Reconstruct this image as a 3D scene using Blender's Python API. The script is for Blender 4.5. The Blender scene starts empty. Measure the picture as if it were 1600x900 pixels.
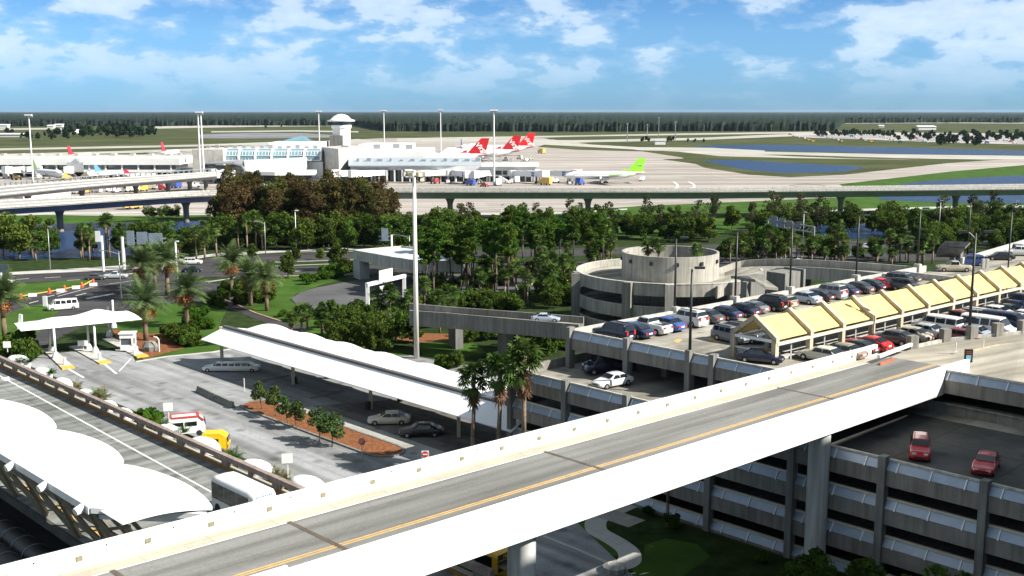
import bpy, math, random
import numpy as np
from mathutils import Vector
random.seed(7); RNG = np.random.default_rng(7)
PI = math.pi
SC = bpy.context.scene
COL = SC.collection

# ---------------------------------------------------------------- camera frame
CAMH = 38.0; FPX = 1715.0; TH = math.atan(276/1715)
cT, sT = math.cos(TH), math.sin(TH)
def G(px, py, z=0.0):
    r = (px-800)/FPX; u = (450-py)/FPX
    d = (r, cT+u*sT, -sT+u*cT); t = (z-CAMH)/d[2]
    return (d[0]*t, d[1]*t, z)
# site grid: u runs along the bridge, v across it
def W(u, v, z=0.0): return (.719*u+.695*v, .695*u-.719*v, z)
def GW(u, v, z=0.0): return W(u, v+.05*(u-88), z)
def UV(p): return (p[0]*.719+p[1]*.695, p[0]*.695-p[1]*.719)
ANGU = math.atan2(.695, .719); ANGV = math.atan2(-.719, .695); ANGG = math.atan2(.695-.05*.719, .719+.05*.695)

# ---------------------------------------------------------------- materials
def newmat(name):
    m = bpy.data.materials.new(name); m.use_nodes = True
    nt = m.node_tree; b = nt.nodes['Principled BSDF']
    return m, nt, b
def mat(name, col, rough=.7, var=.25, scale=1.0, metal=0, bump=0, spec=.5, detail=6, hue=0, objrand=0, col2=None, stretch=None, bscale=None, trans=0):
    m, nt, b = newmat(name); N = nt.nodes; L = nt.links
    b.inputs['Roughness'].default_value = rough; b.inputs['Metallic'].default_value = metal
    b.inputs['Specular IOR Level'].default_value = spec
    tc = N.new('ShaderNodeTexCoord'); vec = tc.outputs['Object']
    if stretch:
        mp = N.new('ShaderNodeMapping'); mp.inputs['Scale'].default_value = stretch[:3]
        if len(stretch) > 3: mp.inputs['Rotation'].default_value = (0, 0, stretch[3])
        L.new(vec, mp.inputs['Vector']); vec = mp.outputs[0]
    n = N.new('ShaderNodeTexNoise'); n.inputs['Scale'].default_value = scale; n.inputs['Detail'].default_value = detail; n.inputs['Roughness'].default_value = .65
    L.new(vec, n.inputs['Vector'])
    r = N.new('ShaderNodeValToRGB'); r.color_ramp.elements[0].position = .3; r.color_ramp.elements[1].position = .7
    c2 = col2 or [c*(1+var) for c in col]
    r.color_ramp.elements[0].color = (*[c*(1-var) for c in col], 1); r.color_ramp.elements[1].color = (*[min(c, 1) for c in c2], 1)
    L.new(n.outputs['Fac'], r.inputs['Fac']); out = r.outputs['Color']
    if objrand or hue:
        oi = N.new('ShaderNodeObjectInfo'); hs = N.new('ShaderNodeHueSaturation')
        mr = N.new('ShaderNodeMapRange'); mr.inputs['To Min'].default_value = 1-objrand; mr.inputs['To Max'].default_value = 1+objrand
        L.new(oi.outputs['Random'], mr.inputs['Value']); L.new(mr.outputs[0], hs.inputs['Value'])
        if hue:
            mh = N.new('ShaderNodeMapRange'); mh.inputs['To Min'].default_value = .5-hue; mh.inputs['To Max'].default_value = .5+hue
            mm = N.new('ShaderNodeMath'); mm.operation = 'FRACT'; m3 = N.new('ShaderNodeMath'); m3.operation = 'MULTIPLY'; m3.inputs[1].default_value = 7.31
            L.new(oi.outputs['Random'], m3.inputs[0]); L.new(m3.outputs[0], mm.inputs[0]); L.new(mm.outputs[0], mh.inputs['Value']); L.new(mh.outputs[0], hs.inputs['Hue'])
        L.new(out, hs.inputs['Color']); out = hs.outputs['Color']
    L.new(out, b.inputs['Base Color'])
    if bump:
        n2 = N.new('ShaderNodeTexNoise'); n2.inputs['Scale'].default_value = bscale or scale*6; n2.inputs['Detail'].default_value = 4
        L.new(vec, n2.inputs['Vector']); bp = N.new('ShaderNodeBump'); bp.inputs['Strength'].default_value = bump; bp.inputs['Distance'].default_value = .05
        L.new(n2.outputs['Fac'], bp.inputs['Height']); L.new(bp.outputs[0], b.inputs['Normal'])
    if trans: b.inputs['Transmission Weight'].default_value = trans
    return m
def leafmat(name, a, b_, rand=.35, hue=.02, trans=.25):
    """leaf colour: clumps of two tones by noise, plus a per-tree shift; thin leaves let some light through"""
    m = mat(name, a, .75, .2, .35, objrand=rand, hue=hue, col2=b_, spec=.06, detail=3)
    nt = m.node_tree; N = nt.nodes; L = nt.links; b = N['Principled BSDF']; out = N['Material Output']
    src = b.inputs['Base Color'].links[0].from_socket
    t = N.new('ShaderNodeBsdfTranslucent'); L.new(src, t.inputs['Color']); mx = N.new('ShaderNodeMixShader'); mx.inputs[0].default_value = trans
    L.new(b.outputs[0], mx.inputs[1]); L.new(t.outputs[0], mx.inputs[2]); L.new(mx.outputs[0], out.inputs['Surface'])
    return m
def concrete(name, col, scale=.35, var=.18, joints=None, rough=.85, streak=True):
    """cast concrete: blotches, fine grain and vertical drip staining"""
    m = mat(name, col, rough, var, scale, bump=.25, bscale=9, spec=.25); nt = m.node_tree; N = nt.nodes; L = nt.links; b = N['Principled BSDF']
    if streak:
        tc = N.new('ShaderNodeTexCoord'); mp = N.new('ShaderNodeMapping'); mp.inputs['Scale'].default_value = (1.8, 1.8, .12); L.new(tc.outputs['Object'], mp.inputs[0])
        n = N.new('ShaderNodeTexNoise'); n.inputs['Scale'].default_value = 1.2; n.inputs['Detail'].default_value = 8; L.new(mp.outputs[0], n.inputs['Vector'])
        r = N.new('ShaderNodeValToRGB'); r.color_ramp.elements[0].position = .35; r.color_ramp.elements[0].color = (.62, .6, .57, 1); r.color_ramp.elements[1].position = .6; r.color_ramp.elements[1].color = (1, 1, 1, 1)
        L.new(n.outputs['Fac'], r.inputs[0]); mx = N.new('ShaderNodeMix'); mx.data_type = 'RGBA'; mx.blend_type = 'MULTIPLY'; mx.inputs[0].default_value = .8
        src = b.inputs['Base Color'].links[0].from_socket
        L.new(src, mx.inputs[6]); L.new(r.outputs[0], mx.inputs[7]); L.new(mx.outputs[2], b.inputs['Base Color'])
    return m
def pave(name, col, scale=.08, var=.16, joint=0, jcol=.75, ang=0, streaks=0, sang=0, rough=.9, fine=.12, spots=0, cracks=0):
    """road or apron: large blotches, grain, optional slab joints and tyre streaks"""
    m = mat(name, col, rough, var, scale, spec=.2, detail=8); nt = m.node_tree; N = nt.nodes; L = nt.links; b = N['Principled BSDF']
    def mul(src, fac_out, lo, hi, p0, p1, amt=1):
        r = N.new('ShaderNodeValToRGB'); r.color_ramp.elements[0].position = p0; r.color_ramp.elements[1].position = p1
        r.color_ramp.elements[0].color = (lo, lo, lo*.97, 1); r.color_ramp.elements[1].color = (hi, hi, hi, 1)
        L.new(fac_out, r.inputs[0]); mx = N.new('ShaderNodeMix'); mx.data_type = 'RGBA'; mx.blend_type = 'MULTIPLY'; mx.inputs[0].default_value = amt
        L.new(src, mx.inputs[6]); L.new(r.outputs[0], mx.inputs[7]); return mx.outputs[2]
    tc = N.new('ShaderNodeTexCoord'); src = b.inputs['Base Color'].links[0].from_socket
    n = N.new('ShaderNodeTexNoise'); n.inputs['Scale'].default_value = 7; n.inputs['Detail'].default_value = 5; n.inputs['Roughness'].default_value = .8; L.new(tc.outputs['Object'], n.inputs['Vector'])
    src = mul(src, n.outputs['Fac'], 1-fine*2, 1+fine, .3, .7)
    if streaks:
        mp = N.new('ShaderNodeMapping'); mp.inputs['Rotation'].default_value = (0, 0, -sang); mp.inputs['Scale'].default_value = (.03, 1, 1); mp.vector_type = 'POINT'
        mp0 = N.new('ShaderNodeMapping'); mp0.inputs['Rotation'].default_value = (0, 0, -sang); L.new(tc.outputs['Object'], mp0.inputs[0])
        mp.inputs['Rotation'].default_value = (0, 0, 0); L.new(mp0.outputs[0], mp.inputs[0])
        n2 = N.new('ShaderNodeTexNoise'); n2.inputs['Scale'].default_value = streaks; n2.inputs['Detail'].default_value = 4; L.new(mp.outputs[0], n2.inputs['Vector'])
        src = mul(src, n2.outputs['Fac'], .62, 1.1, .35, .62)
    if spots:
        vo = N.new('ShaderNodeTexVoronoi'); vo.inputs['Scale'].default_value = spots; vo.inputs['Randomness'].default_value = 1; L.new(tc.outputs['Object'], vo.inputs['Vector'])
        src = mul(src, vo.outputs['Distance'], .55, 1.0, .10, .30, .85)
        n4 = N.new('ShaderNodeTexNoise'); n4.inputs['Scale'].default_value = .22; n4.inputs['Detail'].default_value = 7; n4.inputs['Roughness'].default_value = .75; L.new(tc.outputs['Object'], n4.inputs['Vector'])
        src = mul(src, n4.outputs['Fac'], .84, 1.08, .36, .6)
    if cracks:
        vo = N.new('ShaderNodeTexVoronoi'); vo.feature = 'DISTANCE_TO_EDGE'; vo.inputs['Scale'].default_value = cracks
        n5 = N.new('ShaderNodeTexNoise'); n5.inputs['Scale'].default_value = .6; n5.inputs['Detail'].default_value = 4; L.new(tc.outputs['Object'], n5.inputs['Vector'])
        va = N.new('ShaderNodeVectorMath'); va.operation = 'MULTIPLY_ADD'; va.inputs[1].default_value = (3, 3, 0); L.new(n5.outputs['Color'], va.inputs[0]); L.new(tc.outputs['Object'], va.inputs[2]); L.new(va.outputs[0], vo.inputs['Vector'])
        src = mul(src, vo.outputs['Distance'], .72, 1.0, .001, .006, .55)
    if joint:
        mp = N.new('ShaderNodeMapping'); mp.inputs['Rotation'].default_value = (0, 0, -ang); L.new(tc.outputs['Object'], mp.inputs[0])
        br = N.new('ShaderNodeTexBrick'); br.offset = 0; br.inputs['Scale'].default_value = 1/joint; br.inputs['Brick Width'].default_value = 1; br.inputs['Row Height'].default_value = 1
        br.inputs['Mortar Size'].default_value = .012; br.inputs['Color1'].default_value = (1, 1, 1, 1); br.inputs['Color2'].default_value = (.88, .88, .88, 1); br.inputs['Mortar'].default_value = (jcol, jcol, jcol, 1)
        L.new(mp.outputs[0], br.inputs['Vector']); mx = N.new('ShaderNodeMix'); mx.data_type = 'RGBA'; mx.blend_type = 'MULTIPLY'; mx.inputs[0].default_value = 1
        L.new(src, mx.inputs[6]); L.new(br.outputs['Color'], mx.inputs[7]); src = mx.outputs[2]
    L.new(src, b.inputs['Base Color'])
    return m
MT = {}
def paint(name, col, rough=.25, coat=.6):
    if name in MT: return MT[name]
    m, nt, b = newmat('paint_'+name)
    N = nt.nodes; n = N.new('ShaderNodeTexNoise'); n.inputs['Scale'].default_value = 2; r = N.new('ShaderNodeValToRGB')
    r.color_ramp.elements[0].color = (*[c*.88 for c in col], 1); r.color_ramp.elements[1].color = (*[min(1, c*1.08) for c in col], 1)
    nt.links.new(n.outputs['Fac'], r.inputs[0]); nt.links.new(r.outputs[0], b.inputs['Base Color'])
    b.inputs['Roughness'].default_value = rough; b.inputs['Coat Weight'].default_value = coat; b.inputs['Coat Roughness'].default_value = .08
    MT[name] = m; return m
conc = concrete('cast_concrete', (.25, .24, .215))
conc_pale = concrete('pale_concrete', (.55, .53, .48), var=.12)
conc_grey = concrete('grey_concrete', (.22, .22, .205))
white_wall = mat('white_painted_concrete', (.84, .83, .80), .7, .05, .4, spec=.3, bump=.05)
white_fab = mat('white_tensioned_fabric', (.88, .88, .87), .55, .03, .2, spec=.3)
white_met = mat('white_painted_metal', (.8, .8, .79), .45, .06, 1)
beige_met = mat('beige_painted_steel', (.50, .47, .36), .5, .15, 1)
cream = mat('cream_painted_pipe', (.60, .57, .45), .5, .1, 1)
louver = mat('blue_grey_metal_panel', (.36, .43, .52), .4, .12, .8, metal=.1)
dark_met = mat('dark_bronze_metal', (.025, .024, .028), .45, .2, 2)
grey_met = mat('galvanised_steel', (.38, .39, .4), .45, .15, 2, metal=.5)
black = mat('black_rubber', (.015, .015, .016), .8, .2, 4)
glass = mat('tinted_car_glass', (.012, .016, .02), .06, .2, 1, spec=.8)
bglass = mat('building_glass', (.05, .09, .12), .08, .3, .3, spec=.8)
tealglass = mat('teal_building_glass', (.16, .30, .34), .1, .2, .1, spec=.8)
chrome = mat('wheel_alloy', (.5, .5, .52), .3, .1, 5, metal=.7)
redlamp = mat('red_lamp_lens', (.4, .02, .015), .2, .1, 3)
lamp = mat('clear_lamp_lens', (.75, .76, .74), .15, .05, 3)
yellow = mat('yellow_sheet_roofing', (.74, .55, .18), .6, .09, .35, spec=.3)
ycurb = mat('yellow_curb_paint', (.65, .40, .06), .7, .2, 2)
brownp = mat('orange_brown_stained_curb', (.26, .13, .035), .8, .3, 1)
wline = mat('white_road_paint', (.72, .72, .70), .8, .15, 2)
yline = mat('yellow_road_paint', (.58, .36, .12), .8, .2, 2)
orange = mat('orange_plastic', (.75, .12, .03), .5, .1, 3)
redp = mat('red_sign_paint', (.55, .04, .03), .4, .1, 3)
bluep = mat('blue_paint', (.05, .12, .5), .4, .1, 3)
signdark = mat('dark_sign_back', (.07, .09, .12), .5, .2, 1)
signback = mat('aluminium_sign_back', (.22, .27, .33), .5, .2, 1)
bark = mat('tree_bark', (.10, .08, .06), .9, .35, 3, bump=.4, stretch=(1, 1, .3))
palmbark = mat('palm_bark', (.20, .15, .105), .9, .35, 2, bump=.5, stretch=(1, 1, 4))
cutbark = mat('date_palm_bark', (.16, .11, .07), .95, .4, 3, bump=.6, stretch=(1, 1, 2))
L_broad = leafmat('broad_leaf', (.040, .068, .010), (.105, .168, .026), hue=.018)
L_bright = leafmat('bright_leaf', (.055, .12, .012), (.12, .22, .02))
L_cyp = leafmat('rust_cypress_needles', (.050, .044, .014), (.125, .094, .034), .35, .03)
L_pine = leafmat('pine_needles', (.035, .075, .010), (.095, .18, .022), .3)
L_sabal = leafmat('fan_palm_leaf', (.035, .070, .014), (.11, .18, .04), .3, .015, .2)
L_date = leafmat('date_palm_leaf', (.045, .085, .024), (.16, .22, .085), .2, .015, .15)
L_dead = leafmat('dead_palm_leaf', (.16, .10, .055), (.33, .22, .13), .2)
L_hedge = leafmat('hedge_leaf', (.030, .085, .008), (.085, .17, .015), .3)
L_far = leafmat('far_leaf', (.016, .034, .014), (.032, .058, .022), .3, .02, 0)
fruit = mat('orange_date_fruit', (.55, .16, .03), .7, .3, 3)
stemm = mat('palm_stalk', (.28, .25, .1), .8, .2, 3)
grass_m = mat('mown_grass', (.038, .092, .012), .95, .35, .12, spec=.1, col2=(.068, .135, .02), detail=10)
field_m = mat('airfield_grass', (.050, .068, .022), .95, .35, .012, spec=.05, col2=(.10, .108, .048), detail=12)
soil_m = mat('dark_bed_soil', (.028, .045, .014), .95, .5, .5, spec=.05, detail=8)  # one dark tone for every planted bed
mulch = mat('red_brown_mulch', (.20, .085, .04), .95, .45, 2.5, spec=.05, bump=.6)
apron_m = pave('apron_concrete', (.43, .385, .35), .01, .07, joint=22, jcol=.86, ang=.12, streaks=.12, sang=.05)
taxi_m = pave('taxiway_concrete', (.50, .48, .43), .02, .08, joint=20, jcol=.85, streaks=.15, sang=0)
asph = pave('road_asphalt', (.060, .058, .060), .08, .3, streaks=.7, sang=.3)
asph_b = pave('lane_asphalt', (.10, .10, .105), .08, .3)  # plain grey for the turning, lower and crossing roads
lot_m = pave('lot_asphalt', (.30, .305, .315), .07, .22, streaks=.5, sang=ANGV, spots=.33, cracks=.09)
oil_m = pave('stained_lot_asphalt', (.17, .16, .145), .12, .45, streaks=.6, sang=ANGV, spots=.4)
walk_m = pave('concrete_walk', (.50, .49, .46), .2, .1, joint=3, ang=ANGV)
road_m = pave('upper_road_concrete', (.27, .28, .27), .09, .25, joint=5, jcol=.6, ang=ANGV, streaks=.8, sang=ANGU, spots=.5)
deck_m = pave('parking_deck_concrete', (.36, .34, .295), .12, .28, joint=8.2, jcol=.8, ang=ANGG, streaks=.35, sang=ANGG, spots=.36)
bridge_m = pave('bridge_asphalt', (.215, .215, .205), .05, .15, streaks=.9, sang=ANGU, cracks=.11)
walk2_m = pave('bridge_gutter_concrete', (.50, .45, .36), .3, .12, joint=4, ang=ANGU)
waterm, nt, b = newmat('pond_water')
b.inputs['Base Color'].default_value = (.010, .035, .10, 1); b.inputs['Roughness'].default_value = .3; b.inputs['Specular IOR Level'].default_value = .35; b.inputs['IOR'].default_value = 1.33
tc = nt.nodes.new('ShaderNodeTexCoord'); mp = nt.nodes.new('ShaderNodeMapping'); mp.inputs['Scale'].default_value = (.3, 1, 1)
n = nt.nodes.new('ShaderNodeTexNoise'); n.inputs['Scale'].default_value = 1.2; n.inputs['Detail'].default_value = 6; n.inputs['Roughness'].default_value = .7
bp = nt.nodes.new('ShaderNodeBump'); bp.inputs['Strength'].default_value = 1; bp.inputs['Distance'].default_value = .6
nt.links.new(tc.outputs['Object'], mp.inputs[0]); nt.links.new(mp.outputs[0], n.inputs['Vector']); nt.links.new(n.outputs['Fac'], bp.inputs['Height']); nt.links.new(bp.outputs[0], b.inputs['Normal'])

# ---------------------------------------------------------------- mesh helpers
class M:
    def __init__(s): s.v = []; s.f = []; s.k = []; s.mi = 0
    def add(s, vs, fs):
        o = len(s.v); s.v += [tuple(p) for p in vs]
        for f in fs: s.f.append([i+o for i in f]); s.k.append(s.mi)
        return s
    def face(s, *p): return s.add(p, [list(range(len(p)))])
    def hexa(s, p): return s.add(p, [(0, 3, 2, 1), (4, 5, 6, 7), (0, 1, 5, 4), (1, 2, 6, 5), (2, 3, 7, 6), (3, 0, 4, 7)])
    def prism(s, poly, z0, z1):
        n = len(poly); a0 = z0 if hasattr(z0, '__len__') else [z0]*n; a1 = z1 if hasattr(z1, '__len__') else [z1]*n
        ar = sum(poly[i][0]*poly[(i+1) % n][1]-poly[(i+1) % n][0]*poly[i][1] for i in range(n))
        if ar < 0: poly = list(reversed(poly)); a0 = list(reversed(a0)); a1 = list(reversed(a1))
        vs = [(p[0], p[1], z) for p, z in zip(poly, a0)]+[(p[0], p[1], z) for p, z in zip(poly, a1)]
        return s.add(vs, [list(range(n-1, -1, -1)), list(range(n, 2*n))]+[(i, (i+1) % n, (i+1) % n+n, i+n) for i in range(n)])
    def box(s, x0, x1, y0, y1, z0, z1): return s.prism([(x0, y0), (x1, y0), (x1, y1), (x0, y1)], z0, z1)
    def uvb(s, u0, u1, v0, v1, z0, z1, fn=None):
        fn = fn or W; return s.prism([fn(u0, v0)[:2], fn(u1, v0)[:2], fn(u1, v1)[:2], fn(u0, v1)[:2]], z0, z1)
    def ob(s, c, sx, sy, z0, z1, rz=0):
        ca, sa = math.cos(rz), math.sin(rz)
        return s.prism([(c[0]+x*ca-y*sa, c[1]+x*sa+y*ca) for x, y in ((-sx/2, -sy/2), (sx/2, -sy/2), (sx/2, sy/2), (-sx/2, sy/2))], z0, z1)
    def beam(s, p, q, w, h=None):
        h = h or w; p = Vector(p); q = Vector(q); d = (q-p).normalized()
        a = d.cross(Vector((0, 0, 1)));
        if a.length < .01: a = Vector((1, 0, 0))
        a.normalize(); b2 = a.cross(d).normalized(); a *= w/2; b2 *= h/2
        return s.hexa([p-a-b2, p+a-b2, q+a-b2, q-a-b2, p-a+b2, p+a+b2, q+a+b2, q-a+b2])
    def tube(s, p, q, r0, r1=None, n=8, caps=True):
        r1 = r0 if r1 is None else r1; p = Vector(p); q = Vector(q); d = (q-p).normalized()
        a = d.cross(Vector((0, 0, 1)))
        if a.length < .01: a = Vector((1, 0, 0))
        a.normalize(); b2 = d.cross(a).normalized(); vs = []
        for c, r in ((p, r0), (q, r1)):
            for i in range(n): t = 2*PI*i/n; vs.append(c+a*math.cos(t)*r+b2*math.sin(t)*r)
        fs = [(i, (i+1) % n, (i+1) % n+n, i+n) for i in range(n)]
        if caps: fs += [list(range(n-1, -1, -1)), list(range(n, 2*n))]
        return s.add(vs, fs)
    def chain(s, pts, rs, n=7):
        for i in range(len(pts)-1): s.tube(pts[i], pts[i+1], rs[i], rs[i+1], n)
        return s
    def lathe(s, prof, c=(0, 0, 0), n=24, close=True):
        vs = []; k = len(prof)
        for i in range(n):
            t = 2*PI*i/n
            for r, z in prof: vs.append((c[0]+r*math.cos(t), c[1]+r*math.sin(t), c[2]+z))
        fs = []
        for i in range(n):
            j = (i+1) % n
            for a in range(k-1): fs.append((i*k+a, j*k+a, j*k+a+1, i*k+a+1))
        return s.add(vs, fs)
    def grid(s, fn, nu, nv):
        vs = [fn(i/nu, j/nv) for i in range(nu+1) for j in range(nv+1)]
        return s.add(vs, [(i*(nv+1)+j, (i+1)*(nv+1)+j, (i+1)*(nv+1)+j+1, i*(nv+1)+j+1) for i in range(nu) for j in range(nv)])
    def strip(s, path, h0, h1, w):
        """wall along a polyline; path of (x, y, zbase)"""
        n = len(path); L_ = []; R_ = []
        for i, p in enumerate(path):
            a = Vector(path[max(i-1, 0)][:2]); b2 = Vector(path[min(i+1, n-1)][:2]); d = (b2-a).normalized(); nn = Vector((-d.y, d.x))*w/2
            L_.append((p[0]+nn.x, p[1]+nn.y, p[2])); R_.append((p[0]-nn.x, p[1]-nn.y, p[2]))
        up = lambda p, h: (p[0], p[1], p[2]+h)
        for i in range(n-1):
            s.hexa([up(R_[i], h0), up(R_[i+1], h0), up(L_[i+1], h0), up(L_[i], h0), up(R_[i], h1), up(R_[i+1], h1), up(L_[i+1], h1), up(L_[i], h1)])
        return s
    def each(s, name, mats, parent):
        """one object per connected piece"""
        pr = list(range(len(s.v)))
        def fd(i):
            while pr[i] != i: pr[i] = pr[pr[i]]; i = pr[i]
            return i
        for f in s.f:
            for i in f[1:]: pr[fd(i)] = fd(f[0])
        gs = {}
        for f in s.f: gs.setdefault(fd(f[0]), []).append(f)
        for fs in gs.values():
            ix = sorted({i for f in fs for i in f}); mp_ = {a: b for b, a in enumerate(ix)}; M().add([s.v[i] for i in ix], [[mp_[i] for i in f] for f in fs]).build(name, mats, parent)
    def build(s, name, mats, parent=None, smooth=False, loc=None):
        if not isinstance(mats, (list, tuple)): mats = [mats]
        o3 = Vector((0, 0, 0))
        if parent is not None:
            o3 = Vector(parent.location); p = parent.parent
            while p is not None: o3 = o3+Vector(p.location); p = p.parent
        elif loc is not None: o3 = Vector(loc)
        me = bpy.data.meshes.new(name)
        me.from_pydata([(a-o3.x, b-o3.y, c-o3.z) for a, b, c in s.v], [], s.f)
        for m in mats: me.materials.append(m)
        if len(mats) > 1: me.polygons.foreach_set('material_index', s.k)
        if smooth: me.shade_smooth()
        o = bpy.data.objects.new(name, me); COL.objects.link(o)
        if parent is not None: o.parent = parent
        elif loc is not None: o.location = o3
        return o
def tag(o, label=None, cat=None, group=None, kind=None):
    if label: o['label'] = label
    if cat: o['category'] = cat
    if group: o['group'] = group
    if kind: o['kind'] = kind
    return o
def thing(name, label, cat, loc=(0, 0, 0), group=None):
    o = bpy.data.objects.new(name, None); o.empty_display_size = .5; COL.objects.link(o); o.location = loc
    return tag(o, label, cat, group)
def solo(m, name, mats, label, cat, group=None, smooth=False):
    vs = m.v; x = sum(p[0] for p in vs)/len(vs); y = sum(p[1] for p in vs)/len(vs); z = min(p[2] for p in vs)
    return tag(m.build(name, mats, None, smooth, (x, y, z)), label, cat, group)
def struct(m, name, mats, kind='structure', label=None):
    o = m.build(name, mats); o['kind'] = kind
    if label: o['label'] = label
    return o
def kids(o): return [c for c in bpy.data.objects if c.parent == o]
KC = {}
def dup(o, loc=None, rz=0, label=None, group=None, scale=None, paintm=None, parent=None):
    if o.name not in KC: KC[o.name] = kids(o)
    c = o.copy(); COL.objects.link(c)
    if parent is not None: c.parent = parent
    if loc is not None: c.location = loc; c.rotation_euler = (0, 0, rz)
    if scale: c.scale = scale if hasattr(scale, '__len__') else (scale,)*3
    if label: c['label'] = label
    if group: c['group'] = group
    for ch in KC[o.name]:
        d = dup(ch, parent=c, paintm=paintm)
    if paintm is not None and o.type == 'MESH' and 'painted' in o.keys():
        c.material_slots[0].link = 'OBJECT'; c.material_slots[0].material = paintm
    return c
def hide_proto(o):
    """removes a prototype (and its parts) after all copies are made"""
    for c in kids(o):
        hide_proto(c)
    bpy.data.objects.remove(o)
PROTOS = []
SHN = [0]
def sheet(name, pts, z, m, zpts=0.0):
    SHN[0] += 1; z += SHN[0]*1.3e-5*(4 if pts[0][1] > 350 else 1)
    return struct(M().add([(p[0], p[1], z) for p in pts], [list(range(len(pts)))]), name, m)
def P(pts, z=0): return [G(a, b, z) for a, b in pts]
# ================================================================ SKY, SUN, CAMERA
SUN_EL = math.radians(37); sdx, sdy = .96, -.28; SUN_AZ = math.atan2(sdx, sdy)
w = bpy.data.worlds.new('World'); SC.world = w; w.use_nodes = True; nt = w.node_tree; N = nt.nodes; L = nt.links
bg = N['Background']; sky = N.new('ShaderNodeTexSky'); sky.sky_type = 'NISHITA'; sky.sun_disc = False
sky.sun_elevation = SUN_EL; sky.sun_rotation = SUN_AZ; sky.air_density = 1.0; sky.dust_density = .3; sky.ozone_density = 2.5; sky.altitude = 0
tc = N.new('ShaderNodeTexCoord'); hsv = N.new('ShaderNodeHueSaturation'); hsv.inputs['Saturation'].default_value = 1.25; hsv.inputs['Value'].default_value = 1.0
L.new(sky.outputs[0], hsv.inputs['Color'])
tint = N.new('ShaderNodeMix'); tint.data_type = 'RGBA'; tint.blend_type = 'MULTIPLY'; tint.inputs[0].default_value = 1; tint.inputs[7].default_value = (1, 1, 1, 1)
L.new(hsv.outputs[0], tint.inputs[6])
sx = N.new('ShaderNodeSeparateXYZ'); L.new(tc.outputs['Generated'], sx.inputs[0])
mp = N.new('ShaderNodeMapping'); mp.inputs['Scale'].default_value = (17, 17, 40); mp.inputs['Location'].default_value = (3.1, .7, .35); L.new(tc.outputs['Generated'], mp.inputs[0])
n1 = N.new('ShaderNodeTexNoise'); n1.inputs['Scale'].default_value = 1.0; n1.inputs['Detail'].default_value = 12; n1.inputs['Roughness'].default_value = .56; n1.inputs['Distortion'].default_value = .1; L.new(mp.outputs[0], n1.inputs['Vector'])
mp2 = N.new('ShaderNodeMapping'); mp2.inputs['Scale'].default_value = (2.6, 2.6, 9); mp2.inputs['Location'].default_value = (1.2, 3.3, 0); L.new(tc.outputs['Generated'], mp2.inputs[0])
n2 = N.new('ShaderNodeTexNoise'); n2.inputs['Scale'].default_value = 1; n2.inputs['Detail'].default_value = 6; L.new(mp2.outputs[0], n2.inputs['Vector'])
addn = N.new('ShaderNodeMath'); addn.operation = 'MULTIPLY_ADD'; L.new(n2.outputs['Fac'], addn.inputs[0]); addn.inputs[1].default_value = .55; L.new(n1.outputs['Fac'], addn.inputs[2])
cr = N.new('ShaderNodeValToRGB'); cr.color_ramp.elements[0].position = .665; cr.color_ramp.elements[1].position = .96; ce = cr.color_ramp.elements.new(.75); ce.color = (.25, .25, .25, 1); ce = cr.color_ramp.elements.new(.795); ce.color = (.72, .72, .72, 1); cr.color_ramp.elements[0].color = (0, 0, 0, 1)
L.new(addn.outputs[0], cr.inputs[0])
ez = N.new('ShaderNodeMapRange'); ez.inputs['From Min'].default_value = .012; ez.inputs['From Max'].default_value = .055; ez.inputs['To Min'].default_value = .08; ez.inputs['To Max'].default_value = .88; L.new(sx.outputs['Z'], ez.inputs['Value'])
mu = N.new('ShaderNodeMath'); mu.operation = 'MULTIPLY'; L.new(cr.outputs[0], mu.inputs[0]); L.new(ez.outputs[0], mu.inputs[1])
mx = N.new('ShaderNodeMix'); mx.data_type = 'RGBA'; L.new(mu.outputs[0], mx.inputs[0]); L.new(tint.outputs[2], mx.inputs[6]); mx.inputs[7].default_value = (7.6, 9.0, 10.4, 1)
zz = N.new('ShaderNodeMapRange'); zz.inputs['From Max'].default_value = .25; L.new(sx.outputs['Z'], zz.inputs['Value'])
hb = N.new('ShaderNodeValToRGB'); e = hb.color_ramp.elements; e[0].position = 0; e[0].color = (.41, .86, 1.9, 1); e[1].position = 1; e[1].color = (.08, .105, .145, 1); q = e.new(.27); q.color = (.56, .89, 1.46, 1); q = e.new(.45); q.color = (.50, .76, 1.2, 1); q = e.new(.6); q.color = (.14, .20, .30, 1); L.new(zz.outputs[0], hb.inputs[0])
tint.inputs[0].default_value = 1; L.new(hb.outputs[0], tint.inputs[7])
L.new(mx.outputs[2], bg.inputs['Color']); bg.inputs['Strength'].default_value = .055
sd = bpy.data.lights.new('sun', 'SUN'); sd.energy = 5.0; sd.angle = math.radians(.53); sd.color = (1, .955, .88)
so = bpy.data.objects.new('sun', sd); COL.objects.link(so)
dv = Vector((sdx*math.cos(SUN_EL), sdy*math.cos(SUN_EL), math.sin(SUN_EL))); so.rotation_euler = dv.to_track_quat('Z', 'Y').to_euler(); so.location = (60, -40, 120)
cd = bpy.data.cameras.new('camera'); co = bpy.data.objects.new('camera', cd); COL.objects.link(co); SC.camera = co
cd.sensor_width = 36; cd.lens = 36*FPX/1600; cd.clip_end = 200000; cd.clip_start = .5
co.location = (0, 0, CAMH); co.rotation_euler = (PI/2-TH, 0, 0)
SC.view_settings.view_transform = 'Standard'; SC.view_settings.look = 'None'; SC.view_settings.exposure = .95; SC.view_settings.gamma = 1
SC.render.engine = 'CYCLES'; SC.cycles.max_bounces = 5; SC.cycles.diffuse_bounces = 1; SC.cycles.transparent_max_bounces = 4
SC.render.resolution_x = 1024; SC.render.resolution_y = 576

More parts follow.
